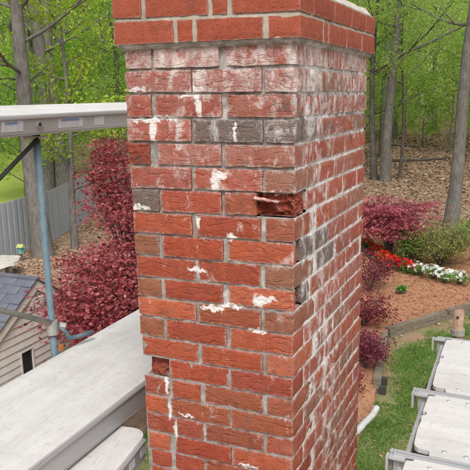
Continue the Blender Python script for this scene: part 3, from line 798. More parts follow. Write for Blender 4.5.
for (a, b) in ((.44, .60), (.68, .75), (.13, .24)):
    mb = MB(); mb.box(-1.1443, -1.1432, a, b, 4.846, 4.888); st = put('sticker', mb, M['sticker'])
    if a == .44 or a == .13:
        mb = MB(); y = a+.018
        while y < b-.03:
            w = random.uniform(.006, .011); mb.box(-1.1431, -1.1424, y, y+w, 4.873, 4.882); y += w+.0035
        put('print', mb, M['blue_ink'], par=None)
gp2 = gp
# blue guard post with its braces
PO = empty('guard_post', (-1.205, .37, 0), 'chipped blue scaffold post with a pipe brace clamped to it, beside the wide pale plank', 'scaffold post')
MB().tube([(-1.205,.37,0),(-1.205,.37,4.826)], .0142, 14).build('pole', M['blue_paint'], PO, (-1.205,.37,0), smooth=True)
MB().tube([(-1.19,.392,4.02),(-1.172,.41,3.99),(-1.166,.425,3.952),(-1.152,.47,3.945),(-1.13,.54,3.944)], [.0105]*5, 9).build('bracket', M['blue_paint'], PO, (-1.2,.37,3.9), smooth=True)
cp = MB().tube([(-1.205,.37,3.985),(-1.205,.37,4.045)], .024, 12).tube([(-1.19,.40,4.018),(-1.165,.41,4.012)], .014, 8).build('coupler', M['galv'], PO, (-1.205,.37,4))
MB().tube([(-1.172,.405,4.014),(-1.160,.409,4.011)], .008, 6).build('bolt', M['rust'], cp, (-1.17,.4,4))
MB().box(-1.188,-1.174,.378,.396,3.908,3.934).build('clamp', M['orange'], PO, (-1.2,.37,3.9))
b0 = Vector((-1.19,.40,4.018)); b1 = Vector((-1.25,.135,4.163)); MB().tube([b0, b0+(b1-b0)*3.2], .0115, 10).build('brace', M['galv'], PO, (-1.2,.37,4), smooth=True)
b0 = Vector((-1.188,.37,4.815)); b1 = Vector((-1.20,.168,4.688)); MB().tube([b0, b0+(b1-b0)*3.6], .0085, 10).build('brace', M['dark'], PO, (-1.2,.37,4), smooth=True)
MB().box(-1.19,-.69,.35,.39,3.775,3.806).build('crossarm', M['galv'], PO, (-1.2,.37,3.8))
MB().box(-1.19,-.56,-.25,-.21,3.685,3.708).tube([(-1.205,.37,3.69),(-1.19,-.23,3.695)], .012, 8).build('crossarm', M['galv'], PO, (-1.2,.37,3.8))
MB().box(-1.26,-1.16,.355,.385,4.808,4.818).build('cradle', M['galv'], PO, (-1.2,.37,4.8))
MB().box(-1.30,-1.11,.27,.47,-.005,.012).build('base_plate', M['rust'], PO, (-1.2,.37,0))

# ------------------------------------------------------------------ scaffold planks on the lawn side
def plank_x(label, y0, y1, x0=.325, x1=2.7, zt=3.95, dy=0):
    L = Vector((x0, (y0+y1)/2, zt)); o = empty('scaffold_plank', L, label, 'plank', GP)
    def put(nm, mb, mat, bevel=0, par=None):
        me = bpy.data.meshes.new(nm); me.from_pydata([Vector(p)-L for p in mb.v], [], mb.f)
        if bevel:
            bm = bmesh.new(); bm.from_mesh(me); bmesh.ops.bevel(bm, geom=bm.edges[:], offset=bevel, segments=2, affect='EDGES'); bm.to_mesh(me); bm.free()
        me.materials.append(mat); c = bpy.data.objects.new(nm, me); col.objects.link(c); c.parent = par or o; return c
    a, b = y0+.014, y1-.014; m = (a+b)/2; n = .016
    # deck outline with worn corners and a half-round notch in its end
    P = [(x1, a), (x1, b), (x0+.026, b), (x0+.022, b-.012), (x0+.004, b-.016)]
    for k in range(7):
        q = math.pi*k/6; P.append((x0+n*math.sin(q)*.9, m+.05+n*math.cos(q)))
    P += [(x0+.004, m), (x0+.001, m-.06), (x0+.004, a+.05), (x0+.009, a+.036), (x0+.018, a+.028), (x0+.05, a+.024), (x0+.053, a)]
    P = P[::-1]; N = len(P); mb = MB()
    P = [(x, y, ) for x, y in P]
    area = sum(P[i][0]*P[(i+1) % N][1]-P[(i+1) % N][0]*P[i][1] for i in range(N))
    if area < 0: P = P[::-1]
    mb.add([(x, y, zt-.014) for x, y in P]+[(x, y, zt) for x, y in P], [tuple(range(N-1,-1,-1)), tuple(range(N, 2*N))]+[(k, (k+1) % N, N+(k+1) % N, N+k) for k in range(N)])
    put('deck', mb, M['deck_x'])
    for yy, s_ in ((y0, 1), (y1, -1)):
        mb = MB()
        q = sorted((yy, yy+s_*.005)); mb.box(x0-.035, x1, q[0], q[1], zt-.085, zt+.001)
        q = sorted((yy+s_*.0055, yy+s_*.012)); mb.box(x0-.035, x1, q[0], q[1], zt-.006, zt-.001)
        q = sorted((yy+s_*.0055, yy+s_*.03)); mb.box(x0-.03, x1, q[0], q[1], zt-.086, zt-.081)
        put('side_rail', mb, M['alu_x'], .001)
        # the hook that hangs the plank on the ledger
        mb = MB(); q = sorted((yy-s_*.001, yy+s_*.024))
        mb.box(x0-.055, x0-.047, q[0], q[1], zt-.06, zt-.004); mb.box(x0-.0465, x0-.0005, q[0]+.001, q[1]-.001, zt-.013, zt-.005)
        put('hook', mb, M['alu_x'], .0015)
    mb = MB(); mb.box(x0-.018, x0-.004, y0+.03, y1-.03, zt-.085, zt-.024); mb.box(x0-.004, x0+.06, y0+.03, y1-.03, zt-.085, zt-.08); put('end_channel', mb, M['alu_x'], .002)
    for rx, ry in ((x0+.07, b-.03), (x0+.13, b-.03), (x0+.09, a+.035), (x0+.15, a+.03), (x0+.3, b-.03), (x0+.32, a+.03)):
        mb = MB(); mb.tube([(rx, ry, zt-.001), (rx, ry, zt+.0025)], [.0085, .0055], 12); put('rivet', mb, M['alu_x'])
    for k in range(5):
        xx = x0+.3+k*.45; mb = MB(); mb.box(xx-.02, xx+.02, y0+.006, y1-.006, zt-.08, zt-.0145); put('crossbar', mb, M['alu_x'])
    return o
plank_x('whitish plywood-decked plank by the rusty post stub, above the lawn', .492, 1.03)
plank_x('whitish riveted plank lying in the middle of three planks above the lawn', .066, .486)
plank_x('whitish riveted plank beside the middle one, farthest from the rusty post stub', -.42, .060, x0=.318)
SF = empty('scaffold_tower', (.40, 1.09, 0), 'rusty pipe scaffold with a short post stub above the lawn-side planks', 'scaffold')
st = MB().tube([(.362,1.135,0),(.362,1.135,4.045)], .0225, 14).build('post', M['rust'], SF, (.385,1.125,0), smooth=True)
MB().tube([(.362,1.135,3.93),(.362,1.135,3.955)], .030, 14).build('collar', M['galv'], st, (.385,1.125,3.93))
MB().tube([(.3605,1.1145,4.015),(.3605,1.110,4.015)], .006, 10).build('pin_hole', M['dark'], st, (.385,1.125,4))
MB().tube([(.36,-1.0,3.842),(.36,1.2,3.842)], .021, 12).build('ledger', M['galv'], SF, (.385,1.125,3.8), smooth=True)
MB().tube([(.41,-.95,0),(.41,-.95,3.9)], .024, 12).build('post', M['rust'], SF, (.385,1.125,0), smooth=True)
MB().tube([(2.5,-1.0,3.842),(2.5,1.2,3.842)], .021, 12).build('ledger', M['galv'], SF, (.385,1.125,3.8), smooth=True)
for yy in (-.95, 1.125): MB().tube([(2.5,yy,0),(2.5,yy,3.9)], .024, 12).build('post', M['rust'], SF, (.385,1.125,0), smooth=True)
MB().box(.288,.306,.70,.735,3.70,3.865).build('bracket', M['dark'], SF, (.385,1.125,3.8))

# ------------------------------------------------------------------ shed
SX, PKY, PKZ, SL = -5.2, 4.646, 2.60, .645
HW = 1.25; EZ = PKZ-HW*SL
SH = empty('shed', (SX-1.6, PKY, 0), 'small gabled shed with pale lap siding and grey shingles by the red maple', 'shed')
mb = MB(); mb.add([(SX-.03, PKY-HW+.03, 0), (SX-.03, PKY+HW-.03, 0), (SX-.03, PKY+HW-.03, EZ), (SX-.03, PKY, PKZ-.03), (SX-.03, PKY-HW+.03, EZ),
        (SX-3.2, PKY-HW+.03, 0), (SX-3.2, PKY+HW-.03, 0), (SX-3.2, PKY+HW-.03, EZ), (SX-3.2, PKY, PKZ-.03), (SX-3.2, PKY-HW+.03, EZ)],
        [(0,1,2,3,4), (9,8,7,6,5), (0,4,9,5), (1,6,7,2), (5,6,1,0)])
wl = mb.build('wall', M['siding'], SH, (SX-1.6, PKY, 0))
z = .1; ex = .105
WIN = (PKY-.36, PKY-.16, 1.40, 1.715)
while z < PKZ-.08:
    z1 = min(z+ex, PKZ-.03)
    hw = min(HW, (PKZ-z)/SL)-.03; hw1 = min(HW, (PKZ-z1)/SL)-.03
    for a, b, a1, b1 in (((-hw, WIN[0]-PKY-.02, -hw1, WIN[0]-PKY-.02), (WIN[1]-PKY+.02, hw, WIN[1]-PKY+.02, hw1)) if WIN[2]-.08 < z < WIN[3] else ((-hw, hw, -hw1, hw1),)):
        if b-a < .03 or b1-a1 < .005: continue
        V = [(SX-.028, PKY+a, z), (SX-.028, PKY+b, z), (SX-.028, PKY+b1, z1+.004), (SX-.028, PKY+a1, z1+.004), (SX-.004, PKY+a, z), (SX-.004, PKY+b, z), (SX-.020, PKY+b1, z1+.004), (SX-.020, PKY+a1, z1+.004)]
        MB().add(V, [(4,5,6,7), (0,1,5,4), (0,4,7,3), (1,2,6,5), (3,7,6,2)]).build('siding_board', M['siding'], wl, (SX, PKY, z))
    z += ex
# window: dark pane in a slim frame
wn = MB().box(SX-.029, SX-.022, WIN[0], WIN[1], WIN[2], WIN[3]).build('window', mat_simple('dark_glass', (.012,.014,.017,1), (.02,.022,.025,1), 4, .15, 0, 0), SH, (SX, WIN[0], WIN[2]))
fr = MB()
for q in ((WIN[0]-.02, WIN[0], WIN[2]-.02, WIN[3]+.02), (WIN[1], WIN[1]+.02, WIN[2]-.02, WIN[3]+.02), (WIN[0]+.0005, WIN[1]-.0005, WIN[2]-.02, WIN[2]), (WIN[0]+.0005, WIN[1]-.0005, WIN[3], WIN[3]+.02)): fr.box(SX-.03, SX+.002, *q)
fr.build('frame', M['siding'], wn, (SX, WIN[0], WIN[2]))
vt = MB().box(SX-.028, SX+.004, PKY-.13, PKY+.13, 2.235, 2.39).build('gable_vent', M['trim'], SH, (SX, PKY, 2.2))
for k in range(4): MB().box(SX-.002, SX+.014, PKY-.115, PKY+.115, 2.245+k*.036, 2.266+k*.036, ).build('slat', M['trim'], vt, (SX, PKY, 2.24+k*.036))
for s_ in (-1, 1):
    # rake trim
    n_ = Vector((0, s_*SL, 1)).normalized(); a = Vector((0, 0, PKZ)); b = Vector((0, s_*(HW+.12), PKZ-(HW+.12)*SL))
    V = []
    for x in (SX-.03, SX+.03):
        for p, o_ in ((a, .02), (b, .02), (b, -.09), (a, -.09)): V.append((x, PKY+p.y+(n_.y*o_ if p is b else 0), p.z+o_*(1.19 if p is a else n_.z)))
    MB().add(V, [(0,1,2,3), (7,6,5,4), (0,4,5,1), (1,5,6,2), (2,6,7,3), (3,7,4,0)]).build('rake_trim', M['trim'], SH, (SX, PKY, PKZ))
    # roof with rows of separate shingles
    ln = (HW+.16)*math.sqrt(1+SL*SL)
    dv = Vector((0, s_, -SL)).normalized()
    rf = MB().add([(x, PKY+d.y+n_.y*h, PKZ+d.z+n_.z*h) for x in (SX+.05, SX-3.3) for d in (dv*0, dv*ln) for h in (.022, .04)], [(0,1,3,2), (4,6,7,5), (1,5,7,3), (0,2,6,4), (2,3,7,6), (0,4,5,1)]).build('roof', M['shingle'], SH, (SX, PKY, PKZ))
    if s_ == -1:
        zdir = n_; r0 = 0; row = 0
        me = bpy.data.meshes.new('shingle'); w = .3
        B = Matrix((Vector((-1,0,0)), dv, n_)).transposed()
        V = [B @ Vector(p) for p in ((0,-.03,.002),(w-.008,-.03,.002),(w-.008,.145,.006),(0,.145,.006),(0,-.03,.006),(w-.008,-.03,.006),(w-.008,.145,.013),(0,.145,.013))]
        me.from_pydata(V, [], [(4,5,6,7), (0,4,7,3), (3,7,6,2), (1,2,6,5), (0,1,5,4)]); me.materials.append(M['shingle'])
        while r0 < ln-.15:
            for c_ in range(11):
                x = SX+.05-(c_+(.5 if row % 2 else 0))*w
                if x-w < SX-3.35: continue
                p = Vector((x, PKY, PKZ)) + dv*r0 + n_*.0405
                link('shingle', me, None, rf, p)
            r0 += .145; row += 1
MB().box(SX-3.3, SX+.052, PKY-.05, PKY+.05, PKZ+.03, PKZ+.052).build('ridge_cap', M['shingle'], SH, (SX, PKY, PKZ))

# ------------------------------------------------------------------ fence, slab, bird house
FP = [Vector((-13.1, 5.5)), Vector((-14.05, 12.6)), Vector((-14.55, 16.2)), Vector((-15.3, 19.6)), Vector((-16.6, 24.6))]
FN = empty('fence', (FP[1].x, FP[1].y, 0), 'tall grey weathered board fence behind the red maple', 'fence')
me = bpy.data.meshes.new('board'); MBb = MB().box(-.083, .083, -.010, .010, 0, 1.78)
me.from_pydata(MBb.v, [], MBb.f); me.materials.append(M['fence'])
for a, b in zip(FP, FP[1:]):
    d = b-a; n = int(d.length/.142); ang = math.atan2(d.y, d.x)
    for k in range(n):
        p = a+d*(k+.5)/n; o = link('board', me, None, FN, (p.x, p.y, gh(p.x, p.y)+.03+random.uniform(-.012,.012))); o.rotation_euler = (random.gauss(0,.003), random.gauss(0,.004), ang); o.location += Vector((-d.y, d.x, 0)).normalized()*(.011 if k % 2 else -.011)
    nr = Vector((-d.y, d.x)).normalized()*.05
    for zz in (.35, 1.45):
        rail = MB(); n4 = 6
        for k in range(n4):
            p, q = a+d*k/n4+nr, a+d*(k+1)/n4+nr
            rail.tube([(p.x, p.y, gh(p.x, p.y)+zz), (q.x, q.y, gh(q.x, q.y)+zz)], .038, 4)
        rail.build('rail', M['fence'], FN, (a.x, a.y, 0))
    m = max(1, int(d.length/2.4))
    for k in range(m):
        p = a+d*k/m+nr*2.2; MB().box(p.x-.045, p.x+.045, p.y-.045, p.y+.045, gh(p.x,p.y)-.2, gh(p.x,p.y)+1.7).build('post', M['fence'], FN, (p.x, p.y, 0))
def stone(name, label, cat, c, r, mat, seed):
    bm = bmesh.new(); bmesh.ops.create_icosphere(bm, subdivisions=3, radius=1)
    for v in bm.verts:
        q = 1+.22*noise.noise(v.co*1.7+Vector((seed,0,0)))+.08*noise.noise(v.co*5)
        v.co = Vector((v.co.x*r[0]*q, v.co.y*r[1]*q, max(-.5, min(.6, v.co.z))*r[2]*q))
    me = bpy.data.meshes.new(name); bm.to_mesh(me); bm.free()
    return tag(link(name, me, mat, None, c), label, cat)
TB = empty('garden_table', (-12.9, 11.6, 0), 'weathered pale slab table standing before the grey fence, beyond the shed', 'table')
bm = bmesh.new(); bmesh.ops.create_cone(bm, segments=28, radius1=.62, radius2=.60, depth=.1, cap_ends=True)
for v in bm.verts: v.co.x *= 1+.35*noise.noise(v.co*3.2); v.co.y *= 1.1+.35*noise.noise(v.co*3.7+Vector((3,0,0))); v.co.z += .05*noise.noise(v.co*4)
me = bpy.data.meshes.new('top'); bm.to_mesh(me); bm.free(); link('top', me, M['slab'], TB, (-12.9, 11.6, .42))
for dx, dy in ((-.3,-.25),(.32,-.2),(.05,.35)): MB().box(-12.9+dx-.07, -12.9+dx+.07, 11.6+dy-.07, 11.6+dy+.07, 0, .375).build('leg', M['slab'], TB, (-12.9, 11.6, 0))
BH = empty('bird_house', (-13.5, 13.2, 0), 'small teal bird house with lime roof on a short post by the fence', 'bird house')
bx, by = -13.5, 13.2
MB().box(bx-.02,bx+.02,by-.02,by+.02,0,.24).build('post', M['bark'], BH, (bx,by,0))
MB().box(bx-.065,bx+.065,by-.065,by+.065,.24,.46).build('box', M['teal'], BH, (bx,by,.24), .006)
MB().add([(bx-.11,by-.1,.45),(bx+.11,by-.1,.45),(bx+.11,by+.1,.45),(bx-.11,by+.1,.45),(bx-.11,by,.55),(bx+.11,by,.55)], [(3,2,1,0),(0,1,5,4),(2,3,4,5),(0,4,3),(1,2,5)]).build('roof', M['lime'], BH, (bx,by,.45))
MB().tube([(bx+.068,by,.37),(bx+.064,by,.37)], .02, 12).build('entrance_hole', M['dark'], BH, (bx,by,.3))

# ------------------------------------------------------------------ timber edging and drain pipe
TE = empty('timber_edging', (-1.70, 10.82, 0), 'weathered grey timber edging round the mulch bed, turning a corner', 'edging')
def timber(a, b, z0, w=.14, h=.135, lab=None):
    a, b = Vector(a), Vector(b); d = (b-a).normalized(); n = Vector((-d.y, d.x))*w/2; V = []
    N = 10
    for k in range(N+1):
        p = a.lerp(b, k/N); q = .006
        for s_, zz in ((-1,0),(1,0),(1,1),(-1,1)):
            w1 = random.uniform(-q, q); V.append((p.x+n.x*s_+w1, p.y+n.y*s_+random.uniform(-q,q), z0+h*zz+random.uniform(-q,q)))
    F = [(3,2,1,0), tuple(4*N+k for k in range(4))]
    for k in range(N):
        for s_ in range(4): i = 4*k+s_; jx = 4*k+(s_+1) % 4; F.append((i, jx, jx+4, i+4))
    return MB().add(V, F).build('timber', M['timber'], TE, (a.x, a.y, z0), .008)
timber((-1.385,8.32),(-1.70,10.80),-.02, h=.13); timber((-1.375,8.40),(-1.69,10.70),.112, h=.11)
timber((-1.66,10.93),(-.26,13.12),-.02, h=.13); timber((-.20,13.21),(1.35,15.60),-.02, h=.13)
timber((-1.68,10.92),(-.70,12.45),.112, h=.11); timber((-.66,12.52),(.80,14.75),.112, h=.11)
for y in (8.28, 8.62): MB().box(-1.31-.12*(y-8.28), -1.21-.12*(y-8.28), y, y+.1, -.02, .15).build('gap_shade_block', M['dark'], TE, (-1.3, y, 0))  # dark blocks stand in for two shaded gaps near the timber's end
mb = MB(); pts = []; rad = []
c0 = [Vector((-1.23,7.72,.07)), Vector((-1.235,7.45,.075)), Vector((-1.30,7.15,.075)), Vector((-1.34,6.9,.07)), Vector((-1.44,6.55,.07)), Vector((-1.5,6.2,.07))]
for i in range(len(c0)-1):
    for k in range(10):
        pts.append(c0[i].lerp(c0[i+1], k/10)); rad.append(.052 if (i*10+k) % 2 else .036)
o = mb.tube(pts, rad, 14).build('drain_pipe', M['pipe'], None, (-1.3,7.1,0)); tag(o, 'white corrugated drain pipe lying between mulch and lawn', 'pipe')

# ------------------------------------------------------------------ ground cover
def scatter(n, x0, x1, y0, y1, ok, zf):
    x = rng.uniform(x0, x1, n); y = rng.uniform(y0, y1, n)
    return np.array([(a, b, zf(a, b)) for a, b in zip(x, y) if ok(a, b)])
def lawn_ok(x, y):
    if not in_poly(x, y, LAWN): return False
    d = noise.noise((x*1.1, y*1.1, 2)) + .5*noise.noise((x*3, y*3, 5))
    edge = sstep(.9, .15, abs((y-10.82)-(13.15-10.82)/(1.47)*(x+1.70))/1.9)*(y > 10.2)   # bare soil along the timber
    e2 = sstep(.55, .1, x+1.36+.13*(y-8.25))*(y > 8) 
    e3 = sstep(1.3, .3, math.hypot(x-.1, (y-6.0)*.8))
    return d > -.30+1.0*max(edge, e2*.8, e3*.9)+rng.uniform(-.55, .55)
P = np.concatenate([scatter(190000, -2.2, 1.6, 5.2, 14.5, lawn_ok, lawnz), scatter(26000, -4.9, -2.4, 3.6, 6.4, lawn_ok, lawnz)])
me = leaves('grass', P, rng.uniform(.03, .065, len(P)), BLADE, .45, var=np.clip(np.array([.42+.5*noise.noise((a*2, b*2, 9)) for a, b, _ in P])+rng.normal(0, .2, len(P)), 0, 1), scale3=(.28, 1, 1))
tag(link('grass', me, M['grass']), 'short patchy green grass growing on the lawn', 'grass', kind='stuff')
P = scatter(34000, -6, 2.6, 4.2, 19.6, lambda x, y: in_poly(x, y, BED), lambda x, y: bedz(x, y)+.006)
me = leaves('pine_straw', P, rng.uniform(.03, .10, len(P)), KITE, .22, scale3=(1, .18, 1))
tag(link('pine_straw', me, M['straw']), 'rusty brown pine straw spread over the mulch bed', 'mulch', kind='stuff')
def lit_ok(x, y): return not in_poly(x, y, BED) and not in_poly(x, y, LAWN)
P1 = scatter(26000, -14.5, -3, 5, 22, lit_ok, lambda x, y: gh(x, y)+.012)
P2 = scatter(42000, -16, 6, 17, 48, lit_ok, lambda x, y: gh(x, y)+.015)
P3 = scatter(500, -1.5, 2, 5, 15, lambda x, y: in_poly(x, y, LAWN), lambda x, y: .045)
P = np.concatenate([P1, P2, P3]); dist = np.hypot(P[:, 0], P[:, 1])
me = leaves('fallen_leaves', P, rng.uniform(.05, .12, len(P))*np.clip(dist/17, .55, 1.8), KITE, .3)
tag(link('fallen_leaves', me, M['litter']), 'tan fallen leaves littering the woodland floor', 'leaf litter', kind='stuff')

# ------------------------------------------------------------------ shrubs and flowers
def shrub(name, label, cat, x, y, z, rx, rz, n, lsize, lmat, shape=KITE, seed=0, group=None, blossom=None, stems=9, flat=False):
    rd = random.Random(seed); o = empty(name, (x, y, z), label, cat, group); rg = np.random.default_rng(seed+100)
    mb = MB(); C = []
    for k in range(stems):
        a = rd.uniform(0, 6.28); r_ = rx*rd.uniform(.35, .95); h = rz*rd.uniform(.55, 1.0)*(1.15-.45*r_/rx)
        e = Vector((math.cos(a)*r_, math.sin(a)*r_, h)); m = Vector((e.x*.45, e.y*.45, h*.62))
        mb.tube([(0,0,-.05), m, e], [.012*rx+.006, .009*rx+.004, .004], 5, False); C += [m, e, (m+e)/2]
        for _ in range(3):
            q = e+Vector((rd.gauss(0,.25)*rx, rd.gauss(0,.25)*rx, rd.gauss(-.03,.14)*rz)); mb.tube([m.lerp(e,.6), q], [.006, .003], 4, False); C.append(q)
    me = bpy.data.meshes.new('stems'); me.from_pydata(mb.v, [], mb.f); me.materials.append(M['bark_dark'])
    s_ = bpy.data.objects.new('stems', me); col.objects.link(s_); s_.parent = o
    C = np.array([list(c) for c in C]); idx = rg.integers(0, len(C), n)
    P = C[idx]+rg.normal(0, 1, (n, 3))*np.array([rx*.17, rx*.17, rz*.10]); P[:, 2] = np.clip(P[:, 2], .02, None)
    tint = rg.uniform(0, 1, len(C))[idx]*.5+rg.uniform(0, .5, n)
    cm = leaves('foliage', P, rg.uniform(.65, 1.3, n)*lsize, shape, var=tint); cm.materials.append(M[lmat])
    c = bpy.data.objects.new('foliage', cm); col.objects.link(c); c.parent = o
    if blossom:
        bm_, nb, bs, zlo, zhi = blossom
        a = rg.uniform(0, 2*np.pi, nb); hh = rg.uniform(zlo, zhi, nb); rr = rx*np.sqrt(np.clip(1-hh**2*.8, .05, 1))*rg.uniform(.75, 1.08, nb)
        P = np.stack([np.cos(a)*rr, np.sin(a)*rr, hh*rz*1.05+.04], 1)
        fm = leaves('blossom', P, rg.uniform(.7, 1.25, nb)*bs, FLOWER, .6); fm.materials.append(M[bm_])
        c = bpy.data.objects.new('blossom', fm); col.objects.link(c); c.parent = o
    return o
RZ = bedz
shrub('olive_shrub', 'olive green mounded shrub behind the white azalea blossoms', 'shrub', -1.15, 15.9, RZ(-1.15,15.9), .80, 1.15, 6000, .05, 'lf_olive', seed=1, stems=34)
shrub('olive_shrub', 'bright green loose shrub between pink maple and olive shrub', 'shrub', -1.95, 16.1, RZ(-1.95,16.1), .5, .9, 2400, .055, 'lf_shrub', seed=2, stems=18)
shrub('green_shrub', 'bushy green shrub at the foot of the thick leaning trunk', 'shrub', -.55, 20.3, gh(-.55,20.3), .7, .85, 1800, .075, 'lf_shrub', seed=3, stems=14)
for i, (x, y, r_, n) in enumerate([(-1.72,14.95,.20,26),(-1.30,14.75,.27,60),(-.95,14.55,.26,70),(-.60,14.62,.2,40)]):
    shrub('white_azalea', 'low azalea covered in white blossoms at the bed edge', 'azalea', x, y, RZ(x,y), r_, .32, 420, .045, 'lf_shrub', seed=20+i, group='white azaleas', blossom=('bl_white', n, .048, .35, .95), stems=8)
shrub('white_azalea', 'small white-flowered azalea alone near the timber edging, right of the olive shrub', 'azalea', -.28, 16.7, RZ(-.28,16.7), .2, .3, 300, .045, 'lf_shrub', seed=31, blossom=('bl_white', 22, .045, .4, .95), stems=7)
for i, (x, y, r_, n) in enumerate([(-3.45,17.0,.22,60),(-3.0,16.3,.24,75),(-2.72,15.75,.24,85),(-2.42,15.35,.24,90),(-2.08,15.15,.22,75),(-1.9,15.05,.14,26)]):
    shrub('red_azalea', 'low azalea covered in scarlet blossoms under the pink maple', 'azalea', x, y, RZ(x,y), r_, .30, 380, .045, 'lf_shrub', seed=40+i, group='scarlet azaleas', blossom=('bl_red', n, .05, .25, .98), stems=8)
shrub('small_plant', 'little bright green plant alone on the brown mulch', 'plant', -1.83, 13.35, RZ(-1.83,13.35), .14, .26, 260, .05, 'lf_shrub', seed=60, stems=7)
shrub('purple_shrub', 'large dark purple shrub on the mulch nearest the timber corner', 'shrub', -2.2, 11.0, RZ(-2.2,11), .58, .7, 3000, .05, 'lf_purple', seed=61, stems=14)
shrub('purple_shrub', 'dark purple shrub on the mulch beside the drain pipe', 'shrub', -1.72, 8.95, RZ(-1.72,8.95), .42, .6, 2200, .045, 'lf_purple', seed=62, stems=12)
shrub('purple_shrub', 'leggy purple shrub with bare stems between the scarlet azaleas and timber corner', 'shrub', -2.62, 13.4, RZ(-2.62,13.4), .55, .95, 1500, .055, 'lf_purple', seed=63, stems=10)
shrub('purple_shrub', 'small purple shrub on the mulch just past the drain pipe end', 'shrub', -1.72, 8.15, RZ(-1.72,8.15), .26, .35, 500, .045, 'lf_purple', seed=64, stems=8)

# maples
def keep(P):
    '''leaves and twigs stay outside the shed'''
    return (P[:, 0] > -5.3) & ~((P[:, 0] < SX+.06) & (P[:, 0] > SX-3.4) & (np.abs(P[:, 1]-PKY) < HW+.2) & (P[:, 2] < PKZ+.12-SL*np.abs(P[:, 1]-PKY)))
def maple(name, label, x, y, z, H, rx, ry, rz, zc, n, lsize, lmat, seed, extra=()):
    o = empty(name, (x, y, z), label, 'maple tree'); rd = random.Random(seed); rg = np.random.default_rng(seed); mb = MB(); C = []
    for k in range(4):
        a = k*1.57+rd.uniform(-.4,.4); top = Vector((math.cos(a)*rx*.45, math.sin(a)*ry*.45, zc+rz*rd.uniform(.2,.7))); m = Vector((top.x*.35+rd.uniform(-.1,.1), top.y*.35, top.z*.5))
        mb.tube([(0,0,-.1), (top.x*.1, top.y*.1, top.z*.2), m, top], [.085, .07, .05, .02], 8, False)
        for j in range(11):
            f = rd.uniform(.35, 1); b = m.lerp(top, max(0, (f-.4)/.6)); aa = a+rd.uniform(-1.5, 1.5); L = rd.uniform(.5, 1.0)
            e = Vector((math.cos(aa)*rx*L, math.sin(aa)*ry*L, zc+rz*rd.uniform(-.95, .95)*math.sqrt(max(.05, 1-(L*.9)**2))))
            h = b.lerp(e, .55)+Vector((0,0,.12*rz)); mb.tube([b, h, e], [.022, .014, .005], 5, False)
            for _ in range(5):
                q = h.lerp(e, rd.uniform(.2, 1.1))+Vector((rd.gauss(0,.2)*rx, rd.gauss(0,.2)*ry, rd.gauss(-.06,.12)*rz)); mb.tube([h.lerp(e,.5), q], [.007, .003], 4, False); C.append(q)
            C += [e, h]
    for e in extra:
        e = Vector(e)-Vector((x, y, z)); b = Vector((0,0,zc*.7)); h = b.lerp(e,.6)+Vector((0,0,.25)); mb.tube([b, h, e], [.03,.018,.006], 5, False); C += [e, h.lerp(e,.5), h.lerp(e,.75), h.lerp(e,.9), e, e]
    me = bpy.data.meshes.new('trunk'); me.from_pydata(mb.v, [], mb.f); me.polygons.foreach_set('use_smooth', np.ones(len(mb.f), bool)); me.materials.append(M['bark_dark'])
    t_ = bpy.data.objects.new('trunk', me); col.objects.link(t_); t_.parent = o
    C = np.array([list(c) for c in C]); C = C[keep(C+np.array([x, y, z]))]; idx = rg.integers(0, len(C), n)
    P = C[idx]+rg.normal(0, 1, (n, 3))*np.array([rx*.13, ry*.13, rz*.045]); P[:, 2] = np.clip(P[:, 2], .1, None)
    tint = rg.uniform(0, 1, len(C))[idx]*.5+rg.uniform(0, .5, n); kk = keep(P+np.array([x, y, z])); P = P[kk]; tint = tint[kk]
    cm = leaves('crown', P, rg.uniform(.6, 1.35, len(P))*lsize, LOBED, .55, var=tint); cm.materials.append(M[lmat])
    c = bpy.data.objects.new('crown', cm); col.objects.link(c); c.parent = o
    return o
shrub('red_shrub', 'dark red low shrub against the shed siding beside its window', 'shrub', -4.55, 4.35, 0, .36, 1.75, 1700, .05, 'lf_purple', seed=71, stems=16)
maple('japanese_maple', 'dark red Japanese maple growing between the shed and the chimney', -4.15, 5.75, 0, 4.5, 1.3, 1.25, 1.05, 2.1, 23000, .039, 'lf_red', 5,
      extra=[at(u, v, d) for u, v, d in ((92,148,9.6),(84,158,9.6),(78,150,9.8),(104,190,9.2),(98,205,9),(88,172,9.4),(112,185,9.2),(100,255,8.2),(112,245,8.4),(118,262,8.2),(112,160,9.4),(100,175,9.2),(118,170,9),(108,150,9.4),(125,160,9.2),(122,200,8.8),(128,190,9),(112,215,8.6),(100,142,9.6),(95,160,9.4),(120,145,9.2),(130,225,8.8),
        (58,300,7.4),(70,285,7.5),(62,325,7.3),(80,310,7.4),(75,335,7.3),(90,295,7.5),(100,320,7.5),(85,270,7.8),(70,262,8),(105,285,7.7),(120,300,7.6),(110,265,8),(125,275,8),(66,312,7.2),(92,335,7.3),(115,325,7.4),(128,245,8.6),(132,210,8.8))])
maple('japanese_maple', 'pinkish lace-leaf maple above the scarlet azaleas in the mulch bed', -2.75, 16.7, RZ(-2.75,16.7), 2, 1.25, 1.0, .68, 1.15, 7500, .065, 'lf_pink', 9)

